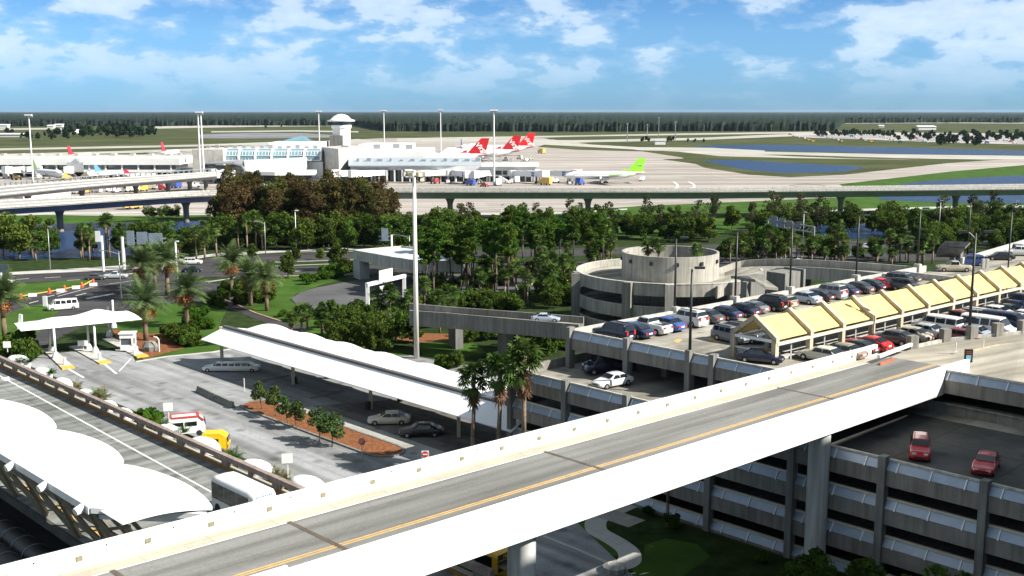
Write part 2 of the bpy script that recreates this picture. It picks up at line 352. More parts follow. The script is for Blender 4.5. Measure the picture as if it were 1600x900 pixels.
# ================================================================ GROUND AND AIRFIELD
sheet('ground', [(-70000, -3000), (70000, -3000), (70000, 90000), (-70000, 90000)], 0, field_m)
S = sheet
# apron, one sheet from the pond road to the taxiways
ap = P([(-260, 350), (-260, 262), (0, 258), (300, 236), (420, 224), (600, 216), (850, 216), (1000, 236), (1065, 246), (1100, 262), (1170, 273), (1235, 277), (1320, 273), (1400, 264), (1480, 255), (1600, 247), (1750, 243), (1750, 262), (1600, 262), (1420, 279), (1310, 291), (1312, 296), (1310, 309), (1150, 317), (1000, 322), (800, 338), (620, 345), (420, 352), (200, 348)])
S('apron', ap, .02, apron_m)
def band(name, top, bot, z, m=taxi_m): return S(name, P(top)+P(list(reversed(bot))), z, m)
band('taxiway', [(900, 229), (1000, 230), (1195, 237), (1400, 241), (1600, 243.5), (1800, 245)], [(900, 233), (1050, 236), (1125, 244), (1240, 247), (1440, 250), (1600, 249), (1800, 250)], .04)
band('taxiway', [(830, 221), (1000, 230), (1120, 231), (1195, 234)], [(830, 226), (1000, 234), (1120, 240), (1195, 241)], .06)
band('runway', [(620, 216), (900, 211.5), (1100, 208), (1250, 206), (1330, 205), (1330, 206.5)], [(620, 222), (900, 213.5), (1100, 210.5), (1250, 208.5), (1330, 207.2), (1330, 207)], .05)
band('runway', [(620, 217), (900, 219), (1100, 215), (1225, 209.5), (1320, 205)], [(620, 222), (900, 223), (1100, 218.5), (1225, 213.5), (1380, 207)], .07)
band('runway', [(1250, 206), (1400, 207), (1620, 209)], [(1250, 209), (1400, 210), (1620, 211.5)], .08)
S('car_park_ground', P([(1225, 212), (1300, 209.5), (1450, 209), (1620, 211), (1620, 226), (1480, 223), (1330, 217), (1265, 215)]), .05, pave('far_car_park', (.40, .38, .37), .02, .5, fine=.3))
band('taxiway', [(-100, 243), (0, 240.5), (150, 237), (310, 232), (560, 217)], [(-100, 246), (0, 243.5), (150, 240.5), (310, 236), (600, 222)], .05)
band('taxiway', [(-100, 234), (100, 230), (310, 226), (420, 222)], [(-100, 237), (100, 233), (310, 229), (440, 225)], .05)
band('runway', [(-100, 202), (60, 200), (120, 199.5)], [(-100, 204.5), (60, 202.5), (120, 202)], .05)
band('runway', [(240, 197.5), (400, 195), (560, 194.5)], [(240, 201), (400, 198), (560, 196.5)], .05)
band('taxiway', [(330, 205), (460, 203.5), (560, 205)], [(330, 207), (460, 205.5), (560, 207)], .06)
band('runway', [(310, 210), (400, 207.5), (480, 208.5), (540, 212)], [(310, 216), (400, 216.5), (480, 215), (540, 215)], .06, pave('old_asphalt_apron', (.20, .20, .22), .01, .3))
band('airfield_road', [(1320, 192), (1480, 191), (1640, 192)], [(1320, 193), (1480, 192.2), (1640, 193.2)], .05)
# ponds
def pond(pts, bank=1.03):
    S('pond', P(pts), .10, waterm)
S('grass_island', P([(1035, 249), (1075, 247.5), (1160, 248), (1300, 250.5), (1462, 254), (1440, 259), (1390, 264), (1318, 270), (1232, 272.5), (1165, 270), (1100, 258)]), .08, field_m)
S('grass_strip', P([(1188, 241.5), (1240, 242), (1400, 247), (1542, 249.5), (1440, 250), (1330, 247.5), (1240, 244.5)]), .08, field_m)
S('grass_strip', P([(850, 226), (990, 233.5), (1010, 236.8), (900, 234), (840, 229.6)]), .08, field_m)
S('grass_strip', P([(850, 216), (980, 213.6), (1080, 212), (980, 215.6), (860, 218)]), .08, field_m)
pond([(1098, 250.5), (1150, 250), (1187, 252), (1356, 261), (1318, 269), (1225, 271), (1161, 265), (1120, 256)])
pond([(1079, 229), (1120, 227), (1195, 226), (1300, 228), (1450, 231.5), (1620, 236.5), (1620, 243), (1420, 241), (1337, 239), (1200, 235.5), (1130, 232)])
S('grass_bank', P([(1311, 288), (1382, 280), (1487, 268), (1600, 258), (1760, 252), (1760, 350), (1480, 350), (1180, 345), (1180, 333), (1311, 309), (1335, 300)]), .06, grass_m)
pond([(1403, 289), (1430, 285), (1487, 280), (1585, 274.5), (1640, 275), (1760, 280), (1760, 330), (1600, 318), (1469, 317), (1379, 312), (1366, 306), (1380, 297)])
band('service_path', [(1176, 334), (1300, 328), (1500, 322), (1640, 321)], [(1176, 336.5), (1300, 331), (1500, 325), (1640, 324)], .09, walk_m)
band('grass_verge', [(620, 345), (800, 337), (1000, 322), (1190, 314), (1300, 309)], [(620, 372), (800, 372), (1000, 372), (1190, 360), (1300, 345)], .06, grass_m)
band('grass_verge', [(-120, 338), (90, 336), (200, 338), (330, 336)], [(-120, 353), (90, 352), (200, 348), (330, 344)], .06, grass_m)
band('service_path', [(-60, 335), (90, 332), (330, 329.5)], [(-60, 339), (90, 335.5), (330, 332.5)], .09, walk_m)
band('service_path', [(750, 334), (850, 333), (980, 326)], [(750, 337), (850, 335.5), (980, 328)], .09, walk_m)
pond([(-120, 352), (100, 350), (200, 347), (345, 345), (340, 380), (250, 400), (60, 405), (-120, 412)])
pond([(1270, 352), (1345, 350), (1390, 356), (1380, 372), (1290, 374)])
# runway edge marks, yellow apron guide lines and bay markings
def line(name, pts, wd, m, z=.12):
    mm = M(); pp = P(pts, z)
    for a, b in zip(pp, pp[1:]):
        d = (Vector(b)-Vector(a)).normalized(); nn = Vector((-d.y, d.x, 0))*wd/2
        mm.add([Vector(a)-nn, Vector(b)-nn, Vector(b)+nn, Vector(a)+nn], [(0, 1, 2, 3)])
    return struct(mm, name, m)
line('apron_marking', [(1052, 284), (1058, 288), (1059, 292), (1054, 295)], 1.3, wline)
line('apron_marking', [(1076, 284), (1084, 288), (1085, 292), (1079, 295)], 1.3, wline)
line('apron_marking', [(1234, 290), (1260, 287), (1290, 290)], .9, signdark)
line('apron_marking', [(700, 296), (900, 294), (1100, 293), (1230, 292), (1330, 283)], .5, yline)
line('apron_marking', [(860, 262), (1000, 262), (1100, 270), (1200, 280)], .5, yline)
line('apron_marking', [(640, 333), (900, 320), (1150, 309), (1290, 303)], .9, wline)

# ================================================================ FAR WOODS (nobody could count them)
def far_woods():
    na, nr = 1150, 170; az = np.radians(np.linspace(-31, 31, na)); px = 800+FPX*np.tan(az)
    fb = np.interp(px, [-200, 0, 250, 330, 560, 600, 900, 1300, 1312, 1480, 1800], [197, 197, 196.5, 195.5, 196, 204, 205, 203.5, 192, 191, 192])
    r0 = 38*FPX/(fb-174)/np.cos(az)*(1+.01*RNG.standard_normal(na))
    t = np.linspace(0, 1, nr)**1.4; R = r0[:, None]*(30000/r0[:, None])**t[None, :]
    H = 9+4*RNG.random((na, nr))+3*np.interp(az, np.linspace(-.6, .6, 400), RNG.random(400))[:, None]
    H[:, 0] = 0
    for k_ in range(1, 7): q_ = RNG.random(na+6); q_ = np.convolve(q_, [.2, .3, .3, .2], 'same')[3:-3]; H[:, k_] = (6.5+1.7*k_)*(.35+1.1*q_)*(.9+.2*RNG.random(na))
    D = R*np.cos(az)[:, None]
    for (xa, xb, d0, d1) in ((700, 905, 4000, 5600), (560, 640, 6500, 8000), (1000, 1120, 7500, 9500)):
        H[((px > xa) & (px < xb))[:, None] & (D > d0) & (D < d1)] = 0
    Rj = R*(1+.004*RNG.standard_normal(R.shape)); Rj[:, 0] = R[:, 0]
    for k_ in range(1, 7): Rj[:, k_] = R[:, 0]*(1+.0035*k_)+4*RNG.random(na)
    X = Rj*np.sin(az)[:, None]; Y = Rj*np.cos(az)[:, None]
    vs = np.stack([X, Y, H], -1).reshape(-1, 3); i = np.arange(na-1)[:, None]*nr+np.arange(nr-1)[None, :]
    f = np.stack([i, i+nr, i+nr+1, i+1], -1).reshape(-1, 4)
    me = bpy.data.meshes.new('far_woods'); me.vertices.add(len(vs)); me.vertices.foreach_set('co', vs.ravel())
    me.loops.add(f.size); me.loops.foreach_set('vertex_index', f.ravel().astype(np.int32)); me.polygons.add(len(f)); me.polygons.foreach_set('loop_start', np.arange(0, f.size, 4, dtype=np.int32)); me.update()
    me.materials.append(mat('distant_forest', (.014, .026, .020), .95, .5, .06, spec=.02, col2=(.036, .052, .034), detail=12))
    o = bpy.data.objects.new('far_woods', me); COL.objects.link(o); tag(o, 'dark flat pine forest stretching along the whole horizon', 'forest', None, 'stuff')
far_woods()
S('lake', [G(690, 191.5), G(915, 191.5), G(920, 184), G(685, 184)], .5, waterm)

# ---------------------------------------------------------------- leaf cards as numpy
def leafmesh(name, C, S_, m, tilt=1.0, asp=1.6):
    """C: n x 3 centres, S_: n sizes; one small rhombic leaf face per centre"""
    n = len(C); a = RNG.standard_normal((n, 3)); a[:, 2] *= tilt; a /= np.linalg.norm(a, axis=1)[:, None]
    b = RNG.standard_normal((n, 3)); b -= (b*a).sum(1)[:, None]*a; b /= np.linalg.norm(b, axis=1)[:, None]
    S_ = S_[:, None]; V = np.stack([C-a*S_*asp/2, C-b*S_/2, C+a*S_*asp/2, C+b*S_/2], 1).reshape(-1, 3)
    me = bpy.data.meshes.new(name); me.vertices.add(4*n); me.vertices.foreach_set('co', V.ravel())
    me.loops.add(4*n); me.loops.foreach_set('vertex_index', np.arange(4*n, dtype=np.int32)); me.polygons.add(n); me.polygons.foreach_set('loop_start', np.arange(0, 4*n, 4, dtype=np.int32)); me.update()
    me.materials.append(m); return me
def lobes(nl, R, H0, H1, rl, n, flat=.8):
    """random leaf centres in nl rounded lobes spread in a crown of radius R between heights H0 and H1"""
    out = []; cs = []
    for k in range(nl):
        h = random.random(); rr = R*(1-.55*abs(h-.4))*math.sqrt(random.random())*.85; t = random.random()*2*PI
        c = np.array([rr*math.cos(t), rr*math.sin(t), H0+(H1-H0)*h]); cs.append(c); r = rl*random.uniform(.6, 1.25)
        d = RNG.standard_normal((n//nl, 3)); d /= np.linalg.norm(d, axis=1)[:, None]; q = r*(.45+.55*RNG.random(len(d)))**.7
        out.append(c+d*q[:, None]*np.array([1, 1, flat]))
    return np.concatenate(out), cs
def proto_tree(name, crown_name, cm, trunk_h, tr, n, leaf, nl, R, H0, H1, rl, bm=bark, limbs=5, flat=.8, tilt=1):
    t = thing(name, 'x', 'tree'); C, cs = lobes(nl, R, H0, H1, rl, n, flat)
    me = leafmesh(crown_name, C, leaf*RNG.uniform(.6, 1.3, len(C)), cm, tilt); o = bpy.data.objects.new(crown_name, me); COL.objects.link(o); o.parent = t
    m = M(); top = H0+(H1-H0)*.55; b0 = (random.uniform(-.15, .15), random.uniform(-.15, .15))
    m.chain([(0, 0, -.1), (b0[0], b0[1], trunk_h*.5), (b0[0]*2, b0[1]*2, trunk_h), (0, 0, top)], [tr*1.3, tr, tr*.8, tr*.25], 7)
    for c in cs[:limbs]: m.chain([(b0[0]*2, b0[1]*2, trunk_h*random.uniform(.8, 1.05)), tuple((c*.6+np.array([0, 0, trunk_h*.4]))), tuple(c)], [tr*.5, tr*.3, tr*.1], 5)
    m.build('trunk', bm, t, True); PROTOS.append(t); return t
def quadmesh(name, V, m, k=4):
    V = np.asarray(V, dtype=float).reshape(-1, 3); n = len(V)//k
    me = bpy.data.meshes.new(name); me.vertices.add(len(V)); me.vertices.foreach_set('co', V.ravel())
    me.loops.add(len(V)); me.loops.foreach_set('vertex_index', np.arange(len(V), dtype=np.int32)); me.polygons.add(n); me.polygons.foreach_set('loop_start', np.arange(0, len(V), k, dtype=np.int32)); me.update(); me.materials.append(m)
    o = bpy.data.objects.new(name, me); COL.objects.link(o); return o
def feather(V, base, az, el, ln, droop, lw, nseg=9, lf=.8):
    """pinnate frond: arching rib with thin leaflets both sides"""
    p = Vector(base); d = Vector((math.cos(az)*math.cos(el), math.sin(az)*math.cos(el), math.sin(el))); st = ln/nseg; side = Vector((-math.sin(az), math.cos(az), 0))
    for i in range(nseg):
        q = p+d*st
        s0 = side*.035; V += [p-s0, q-s0, q+s0, p+s0]
        t = (i+.5)/nseg; L_ = lf*(.45+1.1*math.sin(PI*min(1, t*.95+.08))**.8)
        for sg in (-1, 1):
            for k in range(3):
                b = p+(q-p)*((k+.5)/3); tip = b+side*sg*L_*random.uniform(.8, 1.1)+d*L_*.55+Vector((0, 0, -L_*random.uniform(.05, .5)))
                wv = d*lw; V += [b-wv, b+wv, tip+wv*.25, tip-wv*.25]
        p = q; d = (d+Vector((0, 0, -droop/nseg*(1+t)))).normalized()
def fan(V, base, az, el, stalk, r, nb=9, droop=.25, w_=.11):
    """palmate frond: stalk and a folded fan of blades"""
    d = Vector((math.cos(az)*math.cos(el), math.sin(az)*math.cos(el), math.sin(el))); side = Vector((-math.sin(az), math.cos(az), 0)); up = side.cross(d)
    b = Vector(base); c = b+d*stalk; V += [b-side*.03, c-side*.03, c+side*.03, b+side*.03]
    for i in range(nb):
        a = (i/(nb-1)-.5)*3.7; dd = (d*math.cos(a)+side*math.sin(a)).normalized(); tip = c+dd*r*random.uniform(.85, 1.1)+Vector((0, 0, -droop*r*random.uniform(.6, 1.5)))
        md = c+(tip-c)*.55+Vector((0, 0, .07*r)); s = dd.cross(up).normalized()*r*w_
        V += [c, md-s, tip, md+s]
def proto_palm(name, kind, h, label='x'):
    t = thing(name, label, 'palm tree'); V = []; D_ = []
    if kind == 'date':
        for i in range(58):
            q = i/58; feather(V, (0, 0, h+random.uniform(-.1, .5)), random.random()*2*PI, 1.42-1.75*q**1.15, random.uniform(3.5, 4.5), .85-.35*q, .05, 9, .62)
        for i in range(10): feather(D_, (0, 0, h-.2), random.random()*2*PI, -.7-random.random()*.5, 2.3, .5, .03)
        m = M(); m.chain([(0, 0, -.1), (.05, 0, h*.5), (0, 0, h-.5), (0, 0, h+.4)], [.42, .33, .34, .5], 10); m.build('trunk', cutbark, t, True)
        m = M()
        for i in range(9):
            a = random.random()*2*PI; r = random.uniform(1.0, 1.7); c = Vector((math.cos(a)*r, math.sin(a)*r, h-random.uniform(.5, 1.2))); m.tube((0, 0, h+.2), c, .04, .03, 5)
            for j in range(12):
                q = c+Vector((random.gauss(0, .22), random.gauss(0, .22), -random.random()*.7)); m.lathe([(0, -.12), (.12, 0), (0, .12)], q, 5)
        m.build('fruit_cluster', fruit, t)
        lm = L_date
    elif kind == 'sabal':
        for i in range(34):
            q = i/34; fan(V, (0, 0, h+random.uniform(-.5, .2)), random.random()*2*PI, 1.4-2.1*q, random.uniform(.7, 1.2), random.uniform(.8, 1.1), 9, .35)
        for i in range(6): fan(D_, (0, 0, h-.4), random.random()*2*PI, -1.0-random.random()*.4, .7, .8, 6, .5)
        m = M(); m.chain([(0, 0, -.1), (random.uniform(-.2, .2), 0, h*.5), (0, 0, h-.7), (0, 0, h)], [.24, .2, .2, .3], 8); m.build('trunk', palmbark, t, True); lm = L_sabal
    else:
        for i in range(46):
            q = i/46; fan(V, (0, 0, h+random.uniform(-1.0, .5)), random.random()*2*PI, 1.45-2.3*q, random.uniform(.9, 1.4), random.uniform(.9, 1.25), 10, .45)
        for i in range(38): fan(D_, (0, 0, h-1.0-random.random()*1.8), random.random()*2*PI, -1.05-random.random()*.4, .5, random.uniform(.7, 1.0), 7, .6)
        m = M(); m.chain([(0, 0, -.1), (.12, .05, h*.35), (-.05, 0, h*.7), (0, 0, h)], [.34, .24, .2, .24], 9); m.build('trunk', palmbark, t, True); lm = L_sabal
    o = quadmesh('frond_crown', V, lm); o.parent = t
    if D_: o = quadmesh('dead_fronds', D_, L_dead); o.parent = t
    PROTOS.append(t); return t
def spiky(name, n, ln, label='x', mm=None):
    t = thing(name, label, 'plant'); V = []
    for i in range(n): feather(V, (random.gauss(0, .25), random.gauss(0, .25), 0), random.random()*2*PI, random.uniform(.35, 1.4), ln*random.uniform(.6, 1.1), .9, .02, 6, .28)
    o = quadmesh('foliage', V, mm or L_hedge); o.parent = t; PROTOS.append(t); return t
# ---- the kinds
BR = [proto_tree('broadleaf_tree', 'crown', L_broad, 2.2, .18, 3400, .42, nl, R, 2.2, h, rl, limbs=6) for nl, R, h, rl in ((16, 3.2, 8.2, 1.5), (20, 3.7, 9.5, 1.5), (13, 2.6, 7.0, 1.4), (24, 4.3, 8.6, 1.6))]
BRG = [proto_tree('bright_green_tree', 'crown', L_bright, 2.5, .15, 2400, .38, 11, 2.4, 3, 8, 1.3)]
CY = [proto_tree('cypress_tree', 'crown', L_cyp, 3, .25, 6000, .38, nl+8, 3.2, 2.5, h, 1.5, limbs=10, flat=1.0) for nl, h in ((30, 16.5), (34, 18.5), (28, 14.5))]
CYG = [proto_tree('cypress_tree', 'crown', leafmat('olive_cypress_needles', (.050, .056, .014), (.11, .12, .032)), 3, .25, 6000, .38, 38, 3.2, 2.5, 16, 1.5, limbs=10, flat=1.0)]
THN = [proto_tree('thin_tree', 'crown', leafmat('sparse_olive_leaf', (.045, .055, .02), (.10, .11, .045)), 3, .12, 900, .32, 12, 2.6, 3.5, 9.5, 1.2, limbs=12)]
PN = [proto_tree('slash_pine', 'crown', L_pine, h*.62, .17, 2300, .34, nl, 2.3, h*.6, h, .95, limbs=10, flat=.6) for nl, h in ((17, 13), (15, 14.5), (18, 11.5))]
SB = [proto_palm('cabbage_palm', 'sabal', h) for h in (5.2, 6.6, 4.2, 8.0)]
DT = [proto_palm('date_palm', 'date', h) for h in (6.3, 5.4)]
WS = [proto_palm('fan_palm', 'wash', h) for h in (12.6, 11.2)]
BU = [proto_tree('bush', 'crown', L_hedge, .3, .05, 1500, .22, 10, 1.4, .3, 1.5, .7, limbs=3), proto_tree('bush', 'crown', L_broad, .3, .05, 2200, .3, 12, 2.3, .4, 2.6, 1.0, limbs=3)]
PT = [proto_tree('young_tree', 'crown', leafmat('olive_oak_leaf', (.045, .075, .02), (.10, .15, .045)), 1.5, .06, 1500, .19, 9, 1.25, 1.6, 3.4, .62, limbs=7) for _ in range(2)]
SP = [spiky('feathery_shrub', 30, 1.9), spiky('feathery_shrub', 26, 1.7, mm=leafmat('rusty_frond', (.10, .11, .05), (.24, .20, .10)))]
BARE = [proto_tree('mulch_tree', 'crown', L_broad, 2, .12, 1500, .36, 9, 2.4, 2.2, 6, 1.2)]
def put(protos, px, py, label, cat=None, group=None, s=None, z=0, uv=None, name=None):
    p = random.choice(protos) if isinstance(protos, list) else protos
    loc = uv if uv else G(px, py, z); s = s or random.uniform(.88, 1.14)
    o = dup(p, loc, random.random()*6.28, label, group, (s*random.uniform(.94, 1.06), s*random.uniform(.94, 1.06), s))
    if cat: o['category'] = cat
    return o
FARP = proto_tree('far_tree', 'crown', L_far, 3, .3, 420, 1.9, 9, 4.6, 3, 11, 2.6, limbs=2)
ROWP = proto_tree('car_park_oak', 'crown', L_far, 2.5, .25, 260, 1.5, 6, 3.6, 2.5, 8.0, 2.2, limbs=2)
# ================================================================ AIRSIDE
def A(px, y, z=0): return ((px-800)/FPX*(y*cT-(z-CAMH)*sT), y, z)
def abox(m, px0, px1, y0, y1, z0, z1): return m.box(A(px0, y0, z0)[0], A(px1, y0, z0)[0], y0, y1, z0, z1)
# left concourse
y0 = 648; t = thing('terminal_concourse', 'long low white terminal concourse with a dark window band at the left', 'terminal', A(120, y0))
m = M(); x0 = A(-90, y0)[0]; x1 = A(283, y0)[0]
m.box(x0, x1, y0, y0+26, 7.2, 11.6); m.prism([(x0, y0-1.2), (x1, y0-1.2), (x1, y0), (x0, y0)], 7.0, 11.0); m.build('wall', white_wall, t)
m = M(); m.box(x0, x1-3, y0+1.0, y0+25, 3.9, 7.2); m.build('window', bglass, t)
m = M(); m.box(x0, x1, y0-.6, y0+25, 2.6, 4.1)
k = x0
while k < x1: m.box(k, k+.9, y0-.5, y0+1.5, 0, 7.1); k += 9.6
m.build('lower_band', white_wall, t)
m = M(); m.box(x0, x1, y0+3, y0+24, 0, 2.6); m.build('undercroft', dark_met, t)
m = M(); m.box(x0, x1, y0+4, y0+22, 11.6, 12.1)
for k in range(12): m.box(x0+9+k*11, x0+11.5+k*11, y0+8, y0+12, 12.1, 13.2)
m.build('roof', conc_pale, t)
m = M(); m.ob((A(122, y0)[0], y0-3), 9, 5, 3.2, 8.5, .3); m.beam((A(105, y0-5)[0], y0-5, 5), (A(123, y0-4)[0], y0-4, 10), 3, 2.4); m.build('boarding_ramp', grey_met, t)
m = M(); m.box(A(129, y0)[0], A(151, y0)[0], y0-.15, y0+.8, 4.1, 6.9); m.build('corner_window', tealglass, t)
# central hub with the atrium windows
t = thing('terminal_hub', 'central white terminal hub with framed atrium windows and a square grey corner block', 'terminal', A(430, 620))
m = M(); abox(m, 302, 350, 628, 670, 0, 16.6); m.build('end_wall', conc_pale, t)
m = M(); abox(m, 345, 505, 634, 672, 0, 9.5); abox(m, 345, 505, 640, 672, 9.5, 16.2); m.build('wall', white_wall, t)
XA, XB = A(349, 634)[0], A(502, 634)[0]
def arc(s, q): a = q*PI/2; return (XA+(XB-XA)*s, 640-6.5*math.cos(a), 10.2+6.4*math.sin(a))
m = M(); m.grid(arc, 1, 8); m.build('window', tealglass, t)
m = M()
for i in range(7):
    for j in range(8): m.beam(Vector(arc(i/6, j/8))+Vector((0, -.2, .1)), Vector(arc(i/6, (j+1)/8))+Vector((0, -.2, .1)), 1.3, .6)
for i in range(31):
    for j in (0, 2, 3, 4): m.beam(Vector(arc(i/30, j/8))+Vector((0, -.1, .05)), Vector(arc(i/30, (j+1)/8))+Vector((0, -.1, .05)), .22, .2)
for q in (0, .28, .62, 1): m.beam(Vector(arc(0, q))+Vector((0, -.2, 0)), Vector(arc(1, q))+Vector((0, -.2, 0)), .5, .6)
m.build('window_frame', white_met, t)
m = M(); m.prism([A(503, 642)[:2], A(530, 608)[:2], A(577, 640)[:2], A(549, 680)[:2]], 0, 17.6); m.build('corner_block', concrete('corner_block_render', (.55, .53, .50)), t)
a = [A(576, 640)[:2], A(665, 640)[:2], A(680, 690)[:2], A(576, 690)[:2]]; m = M(); m.prism(a, 0, 15.8)
abox(m, 420, 500, 668, 700, 16, 19.5); abox(m, 560, 640, 680, 720, 14, 17.8); m.each('rear_wing', white_wall, t)
m = M(); c0 = A(458, 690)[0], 690
m.add([(c0[0]-16, 680, 17), (c0[0]+16, 680, 17), (c0[0]+16, 712, 17), (c0[0]-16, 712, 17), (c0[0]+5, 696, 23)], [(0, 1, 4), (1, 2, 4), (2, 3, 4), (3, 0, 4)]); m.build('skylight', tealglass, t)
m = M()
for q in ((470, 680), (500, 690), (540, 640), (590, 660), (620, 668), (640, 655)): m.ob(A(q[0], q[1])[:2], 4, 3, 16, 18.6)
for q in range(14): m.ob((A(310+q*14, 650)[0], 655), 2.4, 2, 16.2, 17.6+.4*(q % 3))
m.each('roof_plant', grey_met, t)
# low arm in front
t = thing('terminal_annex', 'low white terminal arm with a dark arched opening and slit windows, before the atrium', 'terminal', A(400, 604))
m = M(); m.prism([A(383, 606)[:2], A(462, 606)[:2], A(480, 628)[:2], A(383, 628)[:2]], 4.2, [10.6, 12.2, 12.2, 10.6]); m.build('wall', white_wall, t)
m = M()
for q in range(4): x = A(388+q*18, 605.9)[0]; m.box(x, x+4.5, 605.7, 606.2, 5.0, 6.1)
m.build('window', bglass, t)
m = M(); xa, xb = A(320, 606)[0], A(383, 606)[0]
m.prism([(xa, 608), (xb-.6, 608), (xb-.6, 626), (xa, 626)], 1, 8.6); m.build('opening', bglass, t)
m = M(); pr = [(xa-1, 7.6), (xa+1.5, 9.4), (xb-6, 9.6), (xb-1.5, 8.4), (xb, 6), (xb+.4, 3)]
for p, q in zip(pr, pr[1:]): m.hexa([(p[0], 604, p[1]), (q[0], 604, q[1]), (q[0], 626, q[1]), (p[0], 626, p[1]), (p[0], 604, p[1]+.8), (q[0]+.6, 604, q[1]+.8), (q[0]+.6, 626, q[1]+.8), (p[0], 626, p[1]+.8)])
m.build('arch_frame', grey_met, t)
m = M(); m.prism([A(386, 590)[:2], A(430, 584)[:2], A(492, 588)[:2], A(495, 606)[:2], A(386, 606)[:2]], 4.4, 6.3); m.build('canopy_roof', white_wall, t)
m = M(); m.prism([A(392, 594)[:2], A(486, 592)[:2], A(488, 604)[:2], A(392, 604)[:2]], 0, 4.4); m.build('lower_wall', dark_met, t)
# ramp control tower
c = A(535, 700); t = thing('ramp_control_tower', 'stout white control tower with a domed overhanging roof rising behind the terminal', 'tower', c)
m = M(); m.lathe([(5.6, 0), (5.6, 27), (5.9, 27.2), (6.4, 28.2), (6.4, 29.4), (5.7, 29.6)], c, 12); m.build('shaft', white_wall, t)
m = M(); m.lathe([(5.3, 29.5), (5.3, 31.9)], c, 16); m.build('window', bglass, t)
m = M(); m.lathe([(5.5, 31.7), (8.6, 31.8), (8.7, 32.5), (6.6, 33), (4.6, 35), (2.2, 36.1), (0, 36.4)], c, 24); m.build('dome_roof', white_wall, t, True)
m = M(); m.ob((c[0]-2.2, c[1]-6.5), 8, 4, 12, 23.2); m.build('stair_block', conc_grey, t)
# right concourse
t = thing('gate_concourse', 'long grey-roofed gate concourse running right from the hub, lined with boarding bridges', 'terminal', A(700, 604))
m = M(); m.prism([A(548, 606)[:2], A(745, 600)[:2], A(838, 600)[:2], A(838, 618)[:2], A(560, 640)[:2]], 6.2, 8.6); m.build('wall', white_wall, t)
def rf(m, a, b, z0, z1, y0, y1): m.hexa([A(a, y0, 0)[:2]+(z0-.5,), A(b, y0, 0)[:2]+(z0-.5,), A(b, y1, 0)[:2]+(z1-.5,), A(a, y1, 0)[:2]+(z1-.5,), A(a, y0, 0)[:2]+(z0,), A(b, y0, 0)[:2]+(z0,), A(b, y1, 0)[:2]+(z1,), A(a, y1, 0)[:2]+(z1,)])
m = M(); rf(m, 545, 752, 8.9, 12.4, 601, 622); m.build('roof', mat('grey_metal_roof', (.36, .41, .44), .5, .1, .3), t)
m = M(); rf(m, 752, 842, 8.8, 9.6, 598, 618); m.build('end_roof', white_wall, t)
m = M(); m.prism([A(575, 608)[:2], A(830, 604)[:2], A(830, 616)[:2], A(575, 630)[:2]], 0, 6.2); m.build('window', bglass, t)
m = M()
for q in range(22): x = A(580+q*12, 603)[0]; m.box(x, x+.7, 601.5, 604, 0, 6.4)
m.box(A(640, 602)[0], A(838, 602)[0], 601, 603.5, 3.0, 3.8); m.build('window_frame', white_met, t)
m = M()
for q in range(16): m.ob(A(560+q*17, 612)[:2], random.uniform(1, 3), 1.6, 10, 11.6+random.random())
m.each('roof_plant', grey_met, t)
# boarding bridges
def jet():
    t = thing('boarding_bridge', 'x', 'boarding bridge'); m = M(); m.lathe([(2.6, 3.2), (2.6, 6.4), (0, 6.9)], (0, 0, 0), 12); m.build('rotunda', white_met, t)
    m = M(); m.beam((0, 0, 4.9), (12, 0, 5.0), 2.6, 2.7); m.beam((11, 0, 5.0), (22, 0, 5.1), 3.1, 3.2); m.build('tunnel', white_met, t)
    m = M(); m.ob((23.5, -.4), 4.2, 4.4, 3.3, 7.2, -.3); m.build('cab', white_met, t)
    m = M(); m.ob((16.6, -1.6), 2.0, .1, 5.2, 6.0); m.ob((16.6, -1.6), 1.7, .12, 3.7, 4.9); m.build('logo_panel', bluep, t)
    m = M(); m.beam((19, -1.3, .8), (19, -1.3, 4), .5); m.beam((19, 1.3, .8), (19, 1.3, 4), .5); m.beam((19, -1.8, .8), (19, 1.8, .8), .7); m.build('lift_column', dark_met, t)
    m = M(); m.tube((19, -2.2, .6), (19, -1.5, .6), .6, n=10); m.tube((19, 1.5, .6), (19, 2.2, .6), .6, n=10); m.each('wheel', black, t)
    m = M(); m.beam((24, 1.6, 3.6), (19.5, 4.4, .3), .9, .2); m.build('service_stair', grey_met, t)
    m = M(); m.tube((0, 0, 0), (0, 0, 3.3), .7, n=8); m.build('pedestal', white_met, t); PROTOS.append(t); return t
JP = jet()
for px, y, rz, lb in ((334, 602, -.9, 'white boarding bridge cluster beneath the dark arched opening, nearer the mast'), (352, 606, -1.5, 'white boarding bridge standing end-on below the arched opening'), (586, 604, -2.5, 'boarding bridge partly hidden behind the top of the rust-coloured trees'), (600, 604, -2.2, 'second boarding bridge, just right of the rust-coloured trees'), (700, 603, -2.6, 'boarding bridge slanting left beside the tall near lamp mast'), (712, 602, -1.2, 'short boarding bridge with a box cab near the middle of the concourse'), (765, 602, -1.9, 'boarding bridge standing beside the right-hand light mast'), (800, 600, -.75, 'boarding bridge with a blue panel left of the green-tailed jet'), (838, 601, -.42, 'boarding bridge reaching the green-tailed jet'), (60, 646, -1.9, 'boarding bridge behind the left green-tailed jet'), (110, 646, -1.2, 'boarding bridge at the nose of the left green-tailed jet')):
    dup(JP, A(px, y), rz, lb, 'boarding bridges along the concourses')
